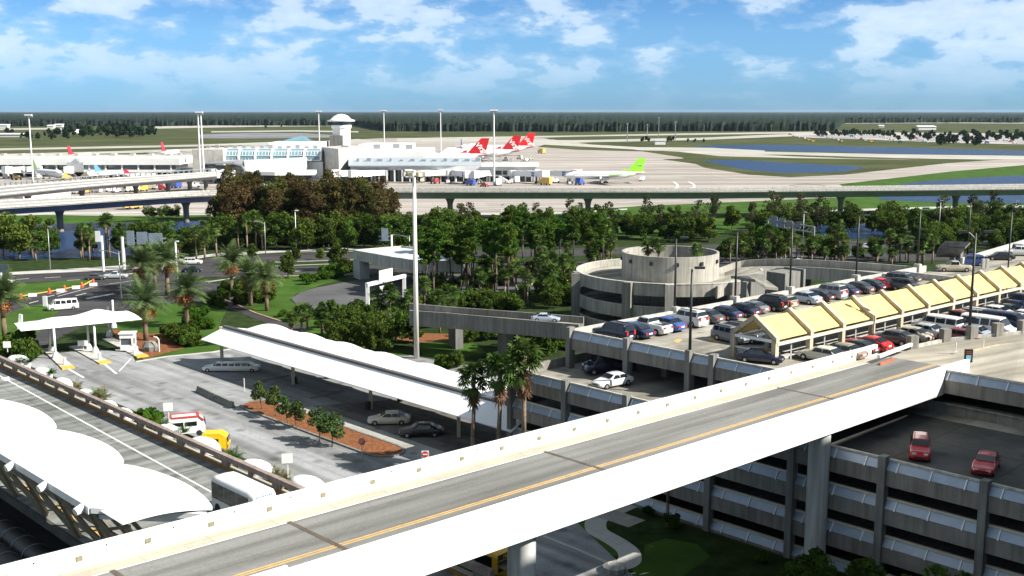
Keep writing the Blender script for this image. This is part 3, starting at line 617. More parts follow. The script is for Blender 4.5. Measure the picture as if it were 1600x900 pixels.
# aircraft
def plane(name, Ln, R, zc, fin_top, span, eng, lb):
    t = thing(name, lb, 'airliner')
    def fus(s, q):
        x = Ln*(.5-s); a = q*2*PI; k = min(1, (s/.13)**.55) if s < .13 else (1 if s < .66 else max(.04, 1-((s-.66)/.34)**1.5)); zz = zc+(R*(1-k)*.75 if s > .66 else -R*(1-k)*.3)
        hump = (R*.38*math.exp(-((s-.16)/.09)**4) if eng == 4 else 0)
        return (x, R*k*math.cos(a), zz+R*k*math.sin(a)*(1+(hump/R if math.sin(a) > 0 else 0)))
    m = M(); m.grid(fus, 36, 16); m.build('fuselage', white_met, t, True)['painted'] = 1
    xr = -Ln*.5; m = M(); ch = R*4.3; tc = R*1.75; h0 = zc+R*.75; sw = R*3.2
    for (sg,) in ((1,),):
        th = .22; p = [(xr+ch+R*.7, h0), (xr+R*.7, h0+.2), (xr+ch+R*.7-sw-tc, fin_top), (xr+ch+R*.7-sw, fin_top)]
        p[2] = (p[3][0]-tc, fin_top); p[1] = (xr+R*.9, h0)
        m.hexa([(p[0][0], -th, p[0][1]), (p[1][0], -th, p[1][1]), (p[1][0], th, p[1][1]), (p[0][0], th, p[0][1]), (p[3][0], -th*.5, p[3][1]), (p[2][0], -th*.5, p[2][1]), (p[2][0], th*.5, p[2][1]), (p[3][0], th*.5, p[3][1])])
        m.face((p[0][0]+R*2, 0, h0+.1), (p[0][0]-.3, .15, h0+R*.9), (p[0][0]-.3, .15, h0)); m.face((p[0][0]+R*2, 0, h0+.1), (p[0][0]-.3, -.15, h0), (p[0][0]-.3, -.15, h0+R*.9))
    m.build('tail_fin', white_met, t)['painted'] = 2
    for sg in (-1, 1):
        m = M(); a = Ln*.12; b = -Ln*.06; tp = span/2; xs = -Ln*.14
        m.hexa([(a, sg*R*.6, zc-R*.6), (b, sg*R*.6, zc-R*.6), (xs-1.2, sg*tp, zc+.6), (xs+1.6, sg*tp, zc+.6), (a, sg*R*.6, zc-R*.3), (b, sg*R*.6, zc-R*.35), (xs-1.2, sg*tp, zc+.75), (xs+1.6, sg*tp, zc+.75)]); m.build('wing', grey_met if eng < 9 else white_met, t)
        m = M(); q = xr+R*2.6; m.hexa([(q, sg*.5, zc+R*.5), (q-R*1.9, sg*.5, zc+R*.5), (q-R*2.6, sg*R*2.9, zc+R*.8), (q-R*1.8, sg*R*2.9, zc+R*.8), (q, sg*.5, zc+R*.6), (q-R*1.9, sg*.5, zc+R*.6), (q-R*2.6, sg*R*2.9, zc+R*.85), (q-R*1.8, sg*R*2.9, zc+R*.85)]); m.build('tailplane', white_met, t)
        for k in range(eng//2):
            f = (.36, .66)[k] if eng == 4 else .36; ex = Ln*.08-Ln*.17*f; ez = zc-R*.75+.4*f; m = M(); m.tube((ex+2.4, sg*tp*f, ez), (ex-2.2, sg*tp*f, ez), R*.52, R*.36, 12); m.beam((ex, sg*tp*f, ez+R*.4), (ex-2, sg*tp*f, ez+R*.8), .3, .5); m.build('engine', white_met, t)
    m = M()
    for x, yy in ((Ln*.4, 0), (-Ln*.02, R*.9), (-Ln*.02, -R*.9)):
        m.tube((x, yy, .5), (x, yy, zc-R*.6), .15, n=6)
        for e in (-.5, .5): m.tube((x+e, yy-.35, .5), (x+e, yy+.35, .5), .5, n=10)
    m.build('landing_gear', black, t)
    m = M()
    for sg in (-1, 1):
        y = sg*(R+.02)
        for k in range(int(Ln*.55)): x = Ln*.36-k*1.05; m.box(x, x+.35, y*.985-.02, y*.985+.02, zc+R*.2, zc+R*.2+.4)
    m.build('cabin_windows', bglass, t); m = M(); m.box(Ln*.472, Ln*.482, -R*.42, R*.42, zc+R*.12, zc+R*.36); m.build('cockpit_window', bglass, t)
    PROTOS.append(t); return t
P2 = plane('twin_jet', 42, 2.0, 4.1, 12.6, 36, 2, 'x'); P4 = plane('jumbo_jet', 66, 3.3, 6.0, 19.4, 58, 4, 'x'); PS = plane('regional_jet', 30, 1.6, 3.0, 9.0, 24, 2, 'x')
F = {'green': mat('lime_green_livery', (.30, .82, .03), .4, .05, .2), 'red': mat('deep_red_livery', (.50, .010, .016), .35, .15, .15), 'red2': mat('bright_red_livery', (.85, .015, .02), .35, .05, .15), 'navy': mat('navy_livery', (.03, .05, .25), .4, .1, .2), 'blue': mat('blue_livery', (.12, .3, .7), .4, .1, .2), 'redblue': mat('red_tip_livery', (.45, .03, .06), .4, .6, .2), 'pink': mat('pale_green_livery', (.62, .85, .35), .4, .1, .2)}
def aero(p, px, y, rz, fin, lb, s=1, name=None):
    o = dup(p, A(px, y), rz, lb, 'aircraft parked at the stands', s)
    for c in kids(o):
        if 'painted' in c.keys() and c['painted'] == 2: c.material_slots[0].link = 'OBJECT'; c.material_slots[0].material = F[fin]
    return o
def textmesh(s, size, shear=0):
    cu = bpy.data.curves.new('t', 'FONT'); cu.body = s; cu.size = size; cu.extrude = .03; cu.shear = shear; cu.align_x = 'CENTER'; cu.offset = size*.02
    o = bpy.data.objects.new('t', cu); COL.objects.link(o); dg = bpy.context.evaluated_depsgraph_get(); me = bpy.data.meshes.new_from_object(o.evaluated_get(dg)); bpy.data.objects.remove(o); return me
def lettering(txt, size, m, parent, loc, rot, name='lettering', shear=0):
    me = textmesh(txt, size, shear); me.materials.clear(); me.materials.append(m); o = bpy.data.objects.new(name, me); COL.objects.link(o); o.parent = parent; o.location = loc; o.rotation_euler = rot; return o
g = aero(P2, 944, 588, PI+.06, 'green', 'white airliner with a lime green tail fin standing on the open right apron', 1.06)
lv = F['green']
for px, y, rz, fin, s, lb in ((752, 778, PI+.16, 'red', 1, 'jumbo jet with a deep red lettered tail, leftmost of the three red tails'), (803, 862, PI+.14, 'red', 1, 'jumbo jet with a dark red lettered tail, middle of the three red tails'), (826, 958, PI+.12, 'red2', 1, 'jumbo jet with the brightest red tail, rightmost of the three red tails')):
    xf = A(px, y)[0]; L2 = 27; loc = (xf+L2*math.cos(rz), y+L2*math.sin(rz), 0); o = aero(P4, 800, y, rz, fin, lb); o.location = loc
    fin_o = [c for c in kids(o) if 'painted' in c.keys() and c['painted'] == 2][0]
    lettering('Virgin', 4.8, white_met, fin_o, (-26.6, .42, 10.9), (PI/2, -.72*-1, PI), 'tail_lettering', .3)
    m = M(); m.hexa([(-21, -2.2, 6.5), (-31.5, -.6, 7.2), (-31.5, .6, 7.2), (-21, 2.2, 6.5), (-19, -1.2, 9.2), (-31, -.4, 8.8), (-31, .4, 8.8), (-19, 1.2, 9.2)]); q = m.build('tail_base', F[fin]); q.parent = fin_o
fo = [c for c in kids(g) if 'painted' in c.keys() and c['painted'] == 2][0]
m = M()
for k in range(7): a0, a1 = .2+k*.32, .2+(k+1)*.32; m.beam((-18.2+1.3*math.cos(a0), .3, 8.6+.9*math.sin(a0)), (-18.2+1.3*math.cos(a1), .3, 8.6+.9*math.sin(a1)), .45, .2)
q = m.build('tail_mark', white_met); q.parent = fo
m = M(); m.chain([(-2, 2.02, 4.2), (-7, 2.03, 4.4), (-10, 2.0, 5.3)], [.16, .2, .1], 5); m.chain([(-11, 1.9, 3.6), (-13, 1.85, 4.3), (-14.5, 1.7, 5.3)], [.16, .2, .1], 5); q = m.build('green_stripe', lv); q.parent = g
aero(P2, 74, 622, -.75, 'pink', 'white jet with a pale green tail fin parked at the far left gate', .95)
aero(P2, 126, 850, 1.5, 'redblue', 'thin red and blue tail fin behind the left concourse, nearer the left edge', .98)
aero(P2, 267, 905, 1.55, 'redblue', 'red-tipped tail fin behind the right end of the left concourse', 1.08)
aero(PS, 172, 636, 1.25, 'blue', 'small jet with a pale blue and white tail parked at the left concourse', .9)
aero(PS, 219, 630, .5, 'redblue', 'small jet with a dark red and blue tail below the left concourse', .62)
aero(P2, 724, 1085, 1.5, 'navy', 'distant jet with a thin navy tail fin beyond the gate concourse', .95)
# service vehicles: each small truck, loader or cart on the apron
def cart(kind):
    t = thing('service_vehicle', 'x', 'service vehicle'); m = M()
    if kind == 0: m.box(-2.6, 1.2, -1.1, 1.1, .6, 3.1); m.box(1.35, 2.6, -1, 1, .6, 2.2)
    elif kind == 1: m.box(-1.5, 1.5, -.8, .8, .5, 1.2); m.box(-1.4, -.2, -.7, .7, 1.2, 2.0); m.box(.2, 1.3, -.7, .7, 1.2, 1.6)
    else: m.box(-2, 2, -1, 1, .5, 1.0); m.hexa([(-2, -1, 1), (2, -1, 1), (2, 1, 1), (-2, 1, 1), (-1.6, -1, 2.8), (-1, -1, 2.8), (-1, 1, 2.8), (-1.6, 1, 2.8)])
    m.build('body', white_met, t)['painted'] = 1; m = M()
    for x in (-1.3, 1.2):
        for y in (-1, 1): m.tube((x, y-.15, .4), (x, y+.15, .4), .4, n=8)
    m.each('wheel', black, t); m = M(); m.box((2.5 if kind == 0 else -.4), (2.63 if kind == 0 else -.1), -.7, .7, 1.3 if kind != 2 else 2.2, 2.05 if kind != 2 else 2.5); m.build('windscreen', glass, t); PROTOS.append(t); return t
CT = [cart(0), cart(1), cart(2)]; vc = [white_met, paint('cart_cream', (.7, .66, .5)), paint('cart_blue', (.05, .1, .4)), paint('cart_red', (.45, .06, .05)), paint('cart_yellow', (.7, .45, .1)), white_met]
spots = [(10, 279), (26, 281), (105, 281), (135, 279), (148, 277), (186, 274), (200, 275), (238, 274), (252, 273), (270, 273), (285, 271), (120, 303), (135, 302), (150, 301), (172, 300), (182, 301), (205, 300), (213, 297), (222, 299), (235, 296), (247, 295), (255, 297), (275, 294), (305, 293), (395, 283), (408, 282), (440, 281), (660, 285), (680, 287), (700, 287), (735, 290), (745, 288), (757, 292), (778, 290), (786, 286), (796, 287), (806, 286), (852, 289), (866, 286), (890, 288), (906, 289), (822, 252), (830, 250), (812, 249), (846, 240), (790, 251), (1003, 283), (146, 318), (207, 327)]
for i, (px, py) in enumerate(spots):
    where = 'below the left concourse' if px < 290 and py < 290 else 'between the two elevated tracks' if px < 320 else 'near the hub' if px < 500 else 'under the gate concourse' if px < 920 and py > 260 else 'out on the apron by the red tails'
    dup(random.choice(CT), G(px, py), random.random()*6.28, 'small airport service vehicle parked '+where, 'apron service vehicles '+where, random.uniform(.9, 1.5), random.choice(vc))
m = M(); m.ob(G(74, 309), 19, 6, 0, 4.2, .28); solo(m, 'cargo_shed', white_wall, 'long plain white shed between the two elevated tracks at the left', 'shed')
m = M(); m.ob(G(1031, 226), 12, 8, 0, 4.6); m.ob(G(1031, 226), 13, 9, 4.6, 5.2); solo(m, 'equipment_hut', white_wall, 'small white equipment hut on the grass between the taxiways', 'hut')
for px, py, hh in ((980, 222, 22), (1011, 219, 20), (1029, 214, 28), (1055, 221, 24)):
    b = G(px, py); m = M(); m.tube(b, (b[0], b[1], hh), .6, .4, 6); m.ob(b, 2.4, 2.4, hh, hh+1.4)
    for k in range(5): m.beam((b[0]-.9, b[1], hh*k/5), (b[0]+.9, b[1], hh*(k+1)/5), .25)
    solo(m, 'antenna_mast', grey_met, {980: 'thin grey antenna mast left of the white hut', 1011: 'grey antenna mast just left behind the white hut', 1029: 'tallest faint antenna mast behind the hut', 1055: 'grey antenna mast right of the white hut'}[px], 'mast', 'antenna masts near the hut')
for i, (px, py, wd, dp, hh, lb) in enumerate(((5, 200, 26, 12, 8, 'pale low hangar at the far left edge'), (105, 208, 34, 16, 6, 'white slant-roofed hangar left of the dark wood'), (80, 199.5, 16, 10, 6, 'small white shed far off at the left'), (92, 198.5, 20, 10, 7, 'white and red shed far off at the left'), (20, 214, 40, 14, 5, 'long low pale building before the left wood'), (398, 195, 24, 10, 8, 'tiny white building beside the far runway'), (484, 194, 14, 8, 6, 'tiny white hut near the far forest edge'), (1447, 203, 36, 14, 8, 'small flat white building beyond the far car park'), (1377, 199, 12, 6, 5, 'tiny white speck of a building before the right forest'), (950, 202, 50, 6, 4, 'low pale structure along the forest edge'))):
    b = G(px, py); m = M(); m.ob(b, wd, dp, 0, hh*.8); m.prism([(b[0]-wd/2-1, b[1]-dp/2-1), (b[0]+wd/2+1, b[1]-dp/2-1), (b[0]+wd/2+1, b[1]+dp/2+1), (b[0]-wd/2-1, b[1]+dp/2+1)], hh*.8, [hh*.8+.3, hh*.8+.3, hh*1.1, hh*1.1]); solo(m, 'distant_building', white_wall, lb, 'building', 'distant airfield buildings')
# tall apron light masts
def mast(px, y, top, lb, two=False, w_=.5):
    b = A(px, y); t = thing('light_mast', lb, 'light mast', b, 'tall white apron light masts')
    m = M(); m.tube(b, (b[0], b[1], top), w_, w_*.62, 8)
    if two: m.tube((b[0]+1.9, b[1], 0), (b[0]+1.5, b[1], top), w_, w_*.62, 8)
    m.build('pole', white_met, t); m = M(); m.ob((b[0]+(.8 if two else 0), b[1]), 4.0, 1.3, top-.5, top+.2); m.build('lamp_head', grey_met, t); m = M()
    for k in (-1.5, -.5, .5, 1.5): m.ob((b[0]+k+(.8 if two else 0), b[1]-.5), .9, 1.3, top+.25, top+.9)
    m.each('floodlight', white_met, t)
mast(52, 602, 35.5, 'single tall white mast near the left edge beside the pale green tail')
mast(314, 585, 37, 'twin-poled white mast beside the terminal end wall', True)
mast(500, 790, 37.5, 'white mast just left of the control tower')
mast(601, 830, 38, 'white mast right of the control tower')
mast(689, 900, 38.5, 'white mast between the control tower and the red tails')
mast(772, 572, 38, 'white mast standing among boarding bridges by the first red tail')
# the one near mast
b = G(651, 560); t = thing('flood_mast', 'tallest near pale mast rising from behind the long white canopy', 'light mast', b)
m = M(); m.tube(b, (b[0], b[1], 29.2), .42, .24, 12); m.build('pole', mat('warm_white_pole', (.78, .74, .68), .5, .05, 1), t, True)
for k in range(7):
    a = k*PI/3.5; m = M(); q = (b[0]+1.35*math.cos(a), b[1]+1.35*math.sin(a)); m.ob(q, .8, .7, 28.3, 28.9, a); m.each('floodlight', beige_met, t)
m = M(); m.lathe([(1.1, 28.95), (1.3, 28.95), (1.3, 29.1), (1.1, 29.1), (1.1, 28.95)], b, 16); m.beam((b[0]-1.2, b[1], 29), (b[0]+1.2, b[1], 29), .12); m.beam((b[0], b[1]-1.2, 29), (b[0], b[1]+1.2, 29), .12); m.build('lamp_ring', beige_met, t)

# ================================================================ ELEVATED TRACKS
def interp(pts, n):
    xs = [p[0] for p in pts]; ys = [p[1] for p in pts]; q = np.linspace(xs[0], xs[-1], n); return [(float(a), float(np.interp(a, xs, ys))) for a in q]
def smooth(v, k=3):
    o = [p for p in v]
    for _ in range(k): o = [o[0]]+[((o[i-1][0]+2*o[i][0]+o[i+1][0])/4, (o[i-1][1]+2*o[i][1]+o[i+1][1])/4) for i in range(1, len(o)-1)]+[o[-1]]
    return o
def track(name, lb, near, far, z, gird, piers, n=70, posts=False):
    nr = [G(a, b, z) for a, b in smooth(interp(near, n), 6)]; fr = [G(a, b, z) for a, b in smooth(interp(far, n), 6)]
    base = nr[n//2]; t = thing(name, lb, 'elevated track', (base[0], base[1], 0)); m = M(); g_ = M()
    for i in range(n-1):
        a, b, c, d = nr[i], nr[i+1], fr[i+1], fr[i]; lz = lambda p, zz: (p[0], p[1], zz)
        m.hexa([lz(a, z-.35), lz(b, z-.35), lz(c, z-.35), lz(d, z-.35), lz(a, z), lz(b, z), lz(c, z), lz(d, z)])
        mixp = lambda p, q, k, zz: (p[0]+(q[0]-p[0])*k, p[1]+(q[1]-p[1])*k, zz)
        g_.hexa([mixp(a, d, .2, z-gird), mixp(b, c, .2, z-gird), mixp(b, c, .85, z-gird), mixp(a, d, .85, z-gird), mixp(a, d, .1, z-.35), mixp(b, c, .1, z-.35), mixp(b, c, .9, z-.35), mixp(a, d, .9, z-.35)])
    m.build('deck', mat('track_deck_concrete', (.24, .235, .22), .9, .25, .2), t); g_.build('girder', mat('blue_grey_girder', (.20, .22, .27), .7, .2, .2), t)
    mid = [((a[0]+b[0])/2, (a[1]+b[1])/2, z) for a, b in zip(nr, fr)]
    for pp, hh, ww in ((nr, .55, .35), (fr, .55, .35), (mid, .4, .8)): M().strip([(p[0], p[1], z) for p in pp], 0, hh, ww).build('parapet', conc_pale, t)
    m = M()
    for k in (.2, .36, .64, .8): m.strip([(a[0]+(b[0]-a[0])*k, a[1]+(b[1]-a[1])*k, z) for a, b in zip(nr, fr)], 0, .25, .3)
    m.build('guide_rail', grey_met, t)
    xs = [800+FPX*p[0]/(p[1]*cT-(p[2]-CAMH)*sT) for p in mid]
    for px in piers:
        i = min(range(n-1), key=lambda k: abs(xs[k]-px)); p = mid[i]; d = math.atan2(mid[i+1][1]-p[1], mid[i+1][0]-p[0]); m = M()
        m.tube((p[0], p[1], -.2), (p[0], p[1], z-gird-2.2), 1.0, 1.0, 14, False)
        m.lathe([(1.0, z-gird-2.2), (1.25, z-gird-1.2), (1.9, z-gird), (0, z-gird)], (p[0], p[1], 0), 14); m.build('pier', conc_grey, t, True)
    if posts:
        m = M(); tot = 0
        for i in range(0, n-1):
            a, b = fr[i], fr[i+1]; L_ = math.dist(a, b); k = 0
            while k < L_: q = (a[0]+(b[0]-a[0])*k/L_, a[1]+(b[1]-a[1])*k/L_); m.ob(q, .5, .5, z+.5, z+1.8); k += 3.0
        m.strip([(p[0], p[1], z) for p in fr], 1.8, 2.1, .5); m.build('railing', grey_met, t)
track('guideway', 'elevated concrete train track curving across the whole view in front of the apron', [(-160, 338), (0, 325), (90, 320), (200, 312), (300, 306), (450, 302), (640, 300.6), (1000, 300.6), (1100, 300.6), (1600, 295.7), (1800, 293)], [(-160, 325), (0, 315), (90, 310), (200, 306), (300, 300), (450, 297), (640, 296), (1000, 296.5), (1100, 295.7), (1600, 289.4), (1800, 286.5)], 9.7, 2.5, (-90, 90, 297, 500, 705, 913, 1115, 1306, 1490, 1680), 110)
track('guideway', 'second elevated track with a fence of small posts reaching the terminal at the left', [(-160, 322), (0, 305), (125, 292), (338, 275)], [(-160, 310), (0, 293), (175, 279.5), (338, 269.5)], 8, 2.0, (-60, 39, 128, 215, 258, 296, 322), 60, True)
# far trees
for i in range(46):
    px = random.uniform(100, 250); put(FARP, px, random.uniform(206, 216)-abs(px-180)*.03, 'dark tree in the wood beyond the left runway', 'tree', 'trees of the wood beyond the left runway', random.uniform(.8, 1.35))
for i in range(26): put(FARP, random.uniform(-30, 105), random.uniform(207, 220), 'dark tree in the sparse row left of the airfield wood', 'tree', 'trees scattered at the far left', random.uniform(.5, .9))
for i in range(60):
    px = 1275+i*5.6+random.uniform(-2, 2); row = i % 4; put(ROWP, px, (211, 213.5, 216, 219)[row]+(px-1275)*.006 if px > 1390 else 211+random.random()*2.5, 'small dark round tree in the rows of the far car park', 'tree', 'trees of the far car park', random.uniform(.7, 1.25))
for i in range(14): put(ROWP, random.uniform(1465, 1545), random.uniform(219, 228), 'dark tree in the clump before the far car park', 'tree', 'clump of trees before the far car park', random.uniform(.8, 1.3))
for px, py, s in ((1003, 222, .7), (1012, 221.5, .8), (1045, 222, .8), (1050, 221, .7), (440, 199, .8), (415, 201, .9), (1075, 222, .5), (1085, 222.5, .5), (1100, 222.5, .5)): put(ROWP, px, py, 'lone dark bush on the airfield grass', 'tree', 'scattered airfield bushes', s)
far_cars = [(1232+i*7.5+random.random()*3, 211+(i % 6)*2.2+i*.05) for i in range(50)]
for px, py in far_cars: dup(CT[1], G(px, py), random.choice((0, 1.57)), 'tiny parked car among the tree rows of the far car park', 'cars in the far car park', 1.5, random.choice(vc))
# ================================================================ MIDDLE GROUND: roads, lawns, beds
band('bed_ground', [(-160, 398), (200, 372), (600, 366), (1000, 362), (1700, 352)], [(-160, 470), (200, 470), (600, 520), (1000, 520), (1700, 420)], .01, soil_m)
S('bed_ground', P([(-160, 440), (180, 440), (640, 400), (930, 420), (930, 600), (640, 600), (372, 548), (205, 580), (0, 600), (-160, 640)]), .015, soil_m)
band('main_road', [(-200, 432), (0, 429), (200, 419), (330, 402), (430, 396.5), (620, 394), (900, 388), (1180, 380), (1640, 370)], [(-200, 446), (0, 443), (130, 438), (330, 412), (430, 409), (620, 404), (900, 400), (1180, 392), (1640, 381)], .03, asph)
band('main_road', [(270, 423), (430, 418), (560, 414), (720, 412), (930, 408), (1180, 400), (1640, 390)], [(270, 434), (430, 431), (560, 428), (720, 426), (930, 421), (1180, 414), (1640, 403)], .03, asph)
S('feeder_road', P([(125, 437), (180, 431), (215, 427), (330, 411), (345, 418), (300, 437), (345, 445), (440, 492), (540, 530), (500, 540), (420, 506), (356, 482), (300, 470), (240, 476), (160, 494), (60, 545), (-40, 600), (-60, 480), (28, 470)]), .034, asph)
S('turning_road', P([(455, 466), (470, 457), (492, 450), (540, 441), (600, 430), (760, 428), (850, 440), (900, 450), (900, 460), (830, 452), (700, 462), (620, 470), (572, 480), (510, 479), (485, 484), (465, 478)]), .03, asph_b)
band('exit_road', [(640, 555), (720, 570), (800, 575)], [(600, 556), (700, 586), (790, 600)], .03, lot_m)
# pale verge walk along the far side of the road
band('footpath', [(-60, 428), (8, 426), (100, 421), (215, 413.5), (330, 397), (500, 388), (620, 387)], [(-60, 432), (8, 430), (100, 426), (215, 420), (330, 401), (500, 391), (620, 390)], .06, walk_m)
def curb(pts, m, h=.14, w_=.3, name='kerb', z=0):
    q = [(p[0], p[1], z) for p in (P(pts) if len(pts[0]) == 2 else pts)]; return struct(M().strip(q, 0, h, w_), name, m)
curb([(345, 396), (430, 394.5), (620, 392)], walk_m); curb([(430, 410), (540, 406.5), (620, 405)], walk_m); curb([(430, 416), (540, 412), (620, 411)], walk_m)
curb([(430, 432), (560, 429.5)], mat('pinkish_kerb', (.5, .36, .3), .8, .2, 1)); curb([(130, 437.5), (215, 427)], walk_m)
S('traffic_island', P([(0, 445), (60, 442), (140, 437), (132, 445), (80, 455), (28, 463), (-30, 470), (-60, 460)]), .05, grass_m)
curb([(28, 464), (80, 455.5), (130, 446), (145, 438)], ycurb, .16, .35)
curb([(356, 482), (330, 470), (328, 462), (360, 472), (400, 490), (440, 503)], mat('salmon_kerb', (.50, .30, .22), .8, .2, 1), .16, .3)
for k, (a, b) in enumerate((((45, 474), (60, 470)), ((68, 465), (85, 461)), ((88, 459.5), (105, 455)), ((118, 462), (135, 458)), ((135, 465), (175, 460)), ((150, 447), (170, 444)), ((185, 449), (205, 445)), ((20, 437), (45, 435)), ((70, 434), (95, 432.5)), ((105, 438), (125, 437)), ((320, 440), (355, 436)), ((440, 401), (455, 400.5)), ((505, 399.5), (520, 399)), ((455, 424), (470, 423.5)), ((485, 422), (500, 421.5)), ((1190, 386), (1210, 385.5)), ((1250, 384), (1270, 383)))): line('road_marking', [a, b], .3, wline, .06)
line('road_marking', [(135, 467), (160, 462), (178, 459)], .9, wline, .06); line('road_marking', [(90, 463), (150, 447), (210, 438)], .22, wline, .06); line('road_marking', [(325, 441), (355, 436), (385, 430)], .3, wline, .06)
# lawns
S('lawn', P([(40, 480), (110, 468), (60, 520), (-20, 560), (-60, 520)]), .045, grass_m)
S('lawn', P([(180, 500), (240, 478), (300, 472), (355, 483), (340, 515), (372, 535), (372, 545), (300, 553), (225, 562), (180, 540)]), .045, grass_m)
S('mulch_bed', P([(175, 515), (232, 522), (262, 520), (300, 520), (318, 530), (285, 545), (255, 553), (225, 562), (190, 545)]), .05, mulch)
S('lawn', P([(352, 455), (420, 432), (505, 428), (540, 436), (500, 446), (462, 460), (452, 470), (480, 485), (520, 490), (520, 515), (450, 505), (400, 488), (372, 474)]), .045, grass_m)
S('lawn', P([(500, 500), (560, 500), (600, 540), (640, 556), (560, 556), (470, 520)]), .047, grass_m)
S('lawn', P([(655, 536), (700, 532), (745, 538), (760, 552), (720, 560), (660, 556)]), .05, grass_m)
S('mulch_bed', P([(625, 520), (700, 522), (730, 532), (700, 534), (655, 538), (620, 530)]), .048, mulch)
S('lawn', P([(762, 512), (800, 515), (790, 530), (762, 528)]), .05, grass_m)
S('lawn', P([(845, 436), (900, 432), (900, 460), (880, 462), (852, 462), (862, 452), (880, 446)]), .05, grass_m)
curb([(820, 446), (850, 441), (900, 438)], ycurb, .15, .3)
S('lawn', P([(1130, 390), (1250, 384), (1250, 408), (1130, 412)]), .02, grass_m)
S('side_car_park', P([(1150, 392), (1240, 386), (1330, 392), (1330, 402), (1200, 405), (1155, 402)]), .04, asph_b)
curb([(212, 566), (260, 558), (332, 551), (372, 544)], walk_m, .15, .45)
# lot in front of and under the long canopy
S('lot', P([(-60, 560), (30, 562), (70, 554), (150, 546), (205, 552), (212, 566), (260, 558.5), (332, 551.5), (372, 544)])+[W(98, -107), W(98, -82.2), W(80.2, -82.2), W(50, -20), W(50, -60), W(53, -170)], .052, lot_m)
S('parking_bays', [W(77.8, -118), W(94, -110), W(94, -82.3), W(90, -82.3), W(80, -82.3), W(77.4, -82.3)], .058, oil_m)
S('apron_strip', [W(73.6, -118), W(77.8, -118), W(77.4, -62), W(74.9, -62)], .056, pave('pale_lane_concrete', (.40, .39, .36), .15, .15, joint=4, ang=ANGV, spots=.4))
# gateway slab over the ramp
t = thing('flyover_slab', 'white flat-topped road slab on a corner wall, half hidden by pine trunks', 'flyover', G(640, 420))
tp = [G(553, 393, 6.2), G(628, 386.5, 6.2), G(728, 399, 6.2), G(722, 411, 6.2), G(640, 408.5, 6.2)]
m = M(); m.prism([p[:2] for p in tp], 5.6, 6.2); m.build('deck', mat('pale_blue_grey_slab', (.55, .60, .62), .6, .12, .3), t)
fa = mat('slab_support_concrete', (.42, .45, .46), .8, .15, .3)  # greyer than the deck, for the wall and columns below it
m = M(); m.strip([(p[0], p[1], 4.3) for p in tp+[tp[0]]], 0, 2.3, .45); m.build('parapet', conc_pale, t)
m = M(); b = G(560, 393, 6.2); m.ob((b[0]+.6, b[1]), 2.4, 4, 0, 5.6, .5); 
for px in (650, 690): c = G(px, 402, 6); m.tube((c[0], c[1], 0), (c[0], c[1], 5.6), .5, n=10)
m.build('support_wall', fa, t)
m = M(); c = G(675, 402, 6); m.prism([G(642, 409.5, 5)[:2], G(720, 411.5, 5)[:2], G(722, 408, 5)[:2], G(645, 406, 5)[:2]], 3.0, 4.5); m.build('crossbeam', white_wall, t)
for px in (628, 664): m = M(); b = G(px, 436); m.lathe([(.45, 0), (.45, 1.0), (.1, 1.2)], b, 8); solo(m, 'traffic_barrel', orange, {628: 'orange traffic barrel in the shade beneath the flyover slab', 664: 'orange traffic barrel among the pine trunks right of the slab'}[px], 'traffic barrel')
# ramp bridge running into the garage
t = thing('garage_approach_bridge', 'narrow concrete bridge with two parapets running into the helix ramp', 'bridge', G(800, 520))
nr = [G(640, 485, 7), G(700, 488.8, 7), G(712, 490, 7), G(889, 505.5, 7), G(905, 507, 7)]; fr = [G(640, 474, 7), G(700, 479, 7), G(712, 480, 7), G(895, 493.5, 7), G(912, 495, 7)]
m = M(); m.prism([p[:2] for p in nr]+[p[:2] for p in reversed(fr)], 5.0, 6.0); m.build('deck', deck_m, t)
m = M(); m.strip([(p[0], p[1], 4.6) for p in nr], 0, 2.4, .35); m.build('parapet', conc_grey, t); m = M(); m.strip([(p[0], p[1], 4.6) for p in fr], 0, 2.4, .35); m.build('parapet', conc_grey, t)
m = M(); c = G(790, 520, 4); m.ob(c, 1.3, 3.4, 0, 5.0, .4); c = G(712, 505, 4); m.ob(c, 1.3, 3.4, 0, 5, .4); m.each('pier', conc_grey, t)
# overhead signs
def gantry(name, lb, px0, py0, px1, py1, h, panels, m0=white_met, dark=False, r=.32):
    a = Vector(G(px0, py0)); b2 = Vector(G(px1, py1)); t = thing(name, lb, 'overhead sign', tuple(a)); up = Vector((0, 0, h)); d = (b2-a)
    m = M(); m.beam(a, a+up, r*2); m.beam(b2, b2+up, r*2); m.each('post', m0, t); m = M(); m.beam(a+up-d.normalized()*.3, b2+up+d.normalized()*.3, r*2, r*2); m.build('crossbeam', m0, t)
    for (f0, f1, z0, z1) in panels:
        m = M(); nn = Vector((d.y, -d.x, 0)).normalized()*.5; m.hexa([a+d*f0+nn*.8+Vector((0, 0, z0)), a+d*f1+nn*.8+Vector((0, 0, z0)), a+d*f1+nn+Vector((0, 0, z0)), a+d*f0+nn+Vector((0, 0, z0)), a+d*f0+nn*.8+Vector((0, 0, z1)), a+d*f1+nn*.8+Vector((0, 0, z1)), a+d*f1+nn+Vector((0, 0, z1)), a+d*f0+nn+Vector((0, 0, z1))]); m.build('sign_panel', signdark if dark else white_met, t)
    return t
gantry('sign_gantry', 'white portal frame with a blank white double panel above the fan palms', 575, 494, 632, 478, 6.0, [(.26, .62, 5.9, 8.2), (.26, .62, 3.6, 5.2)])
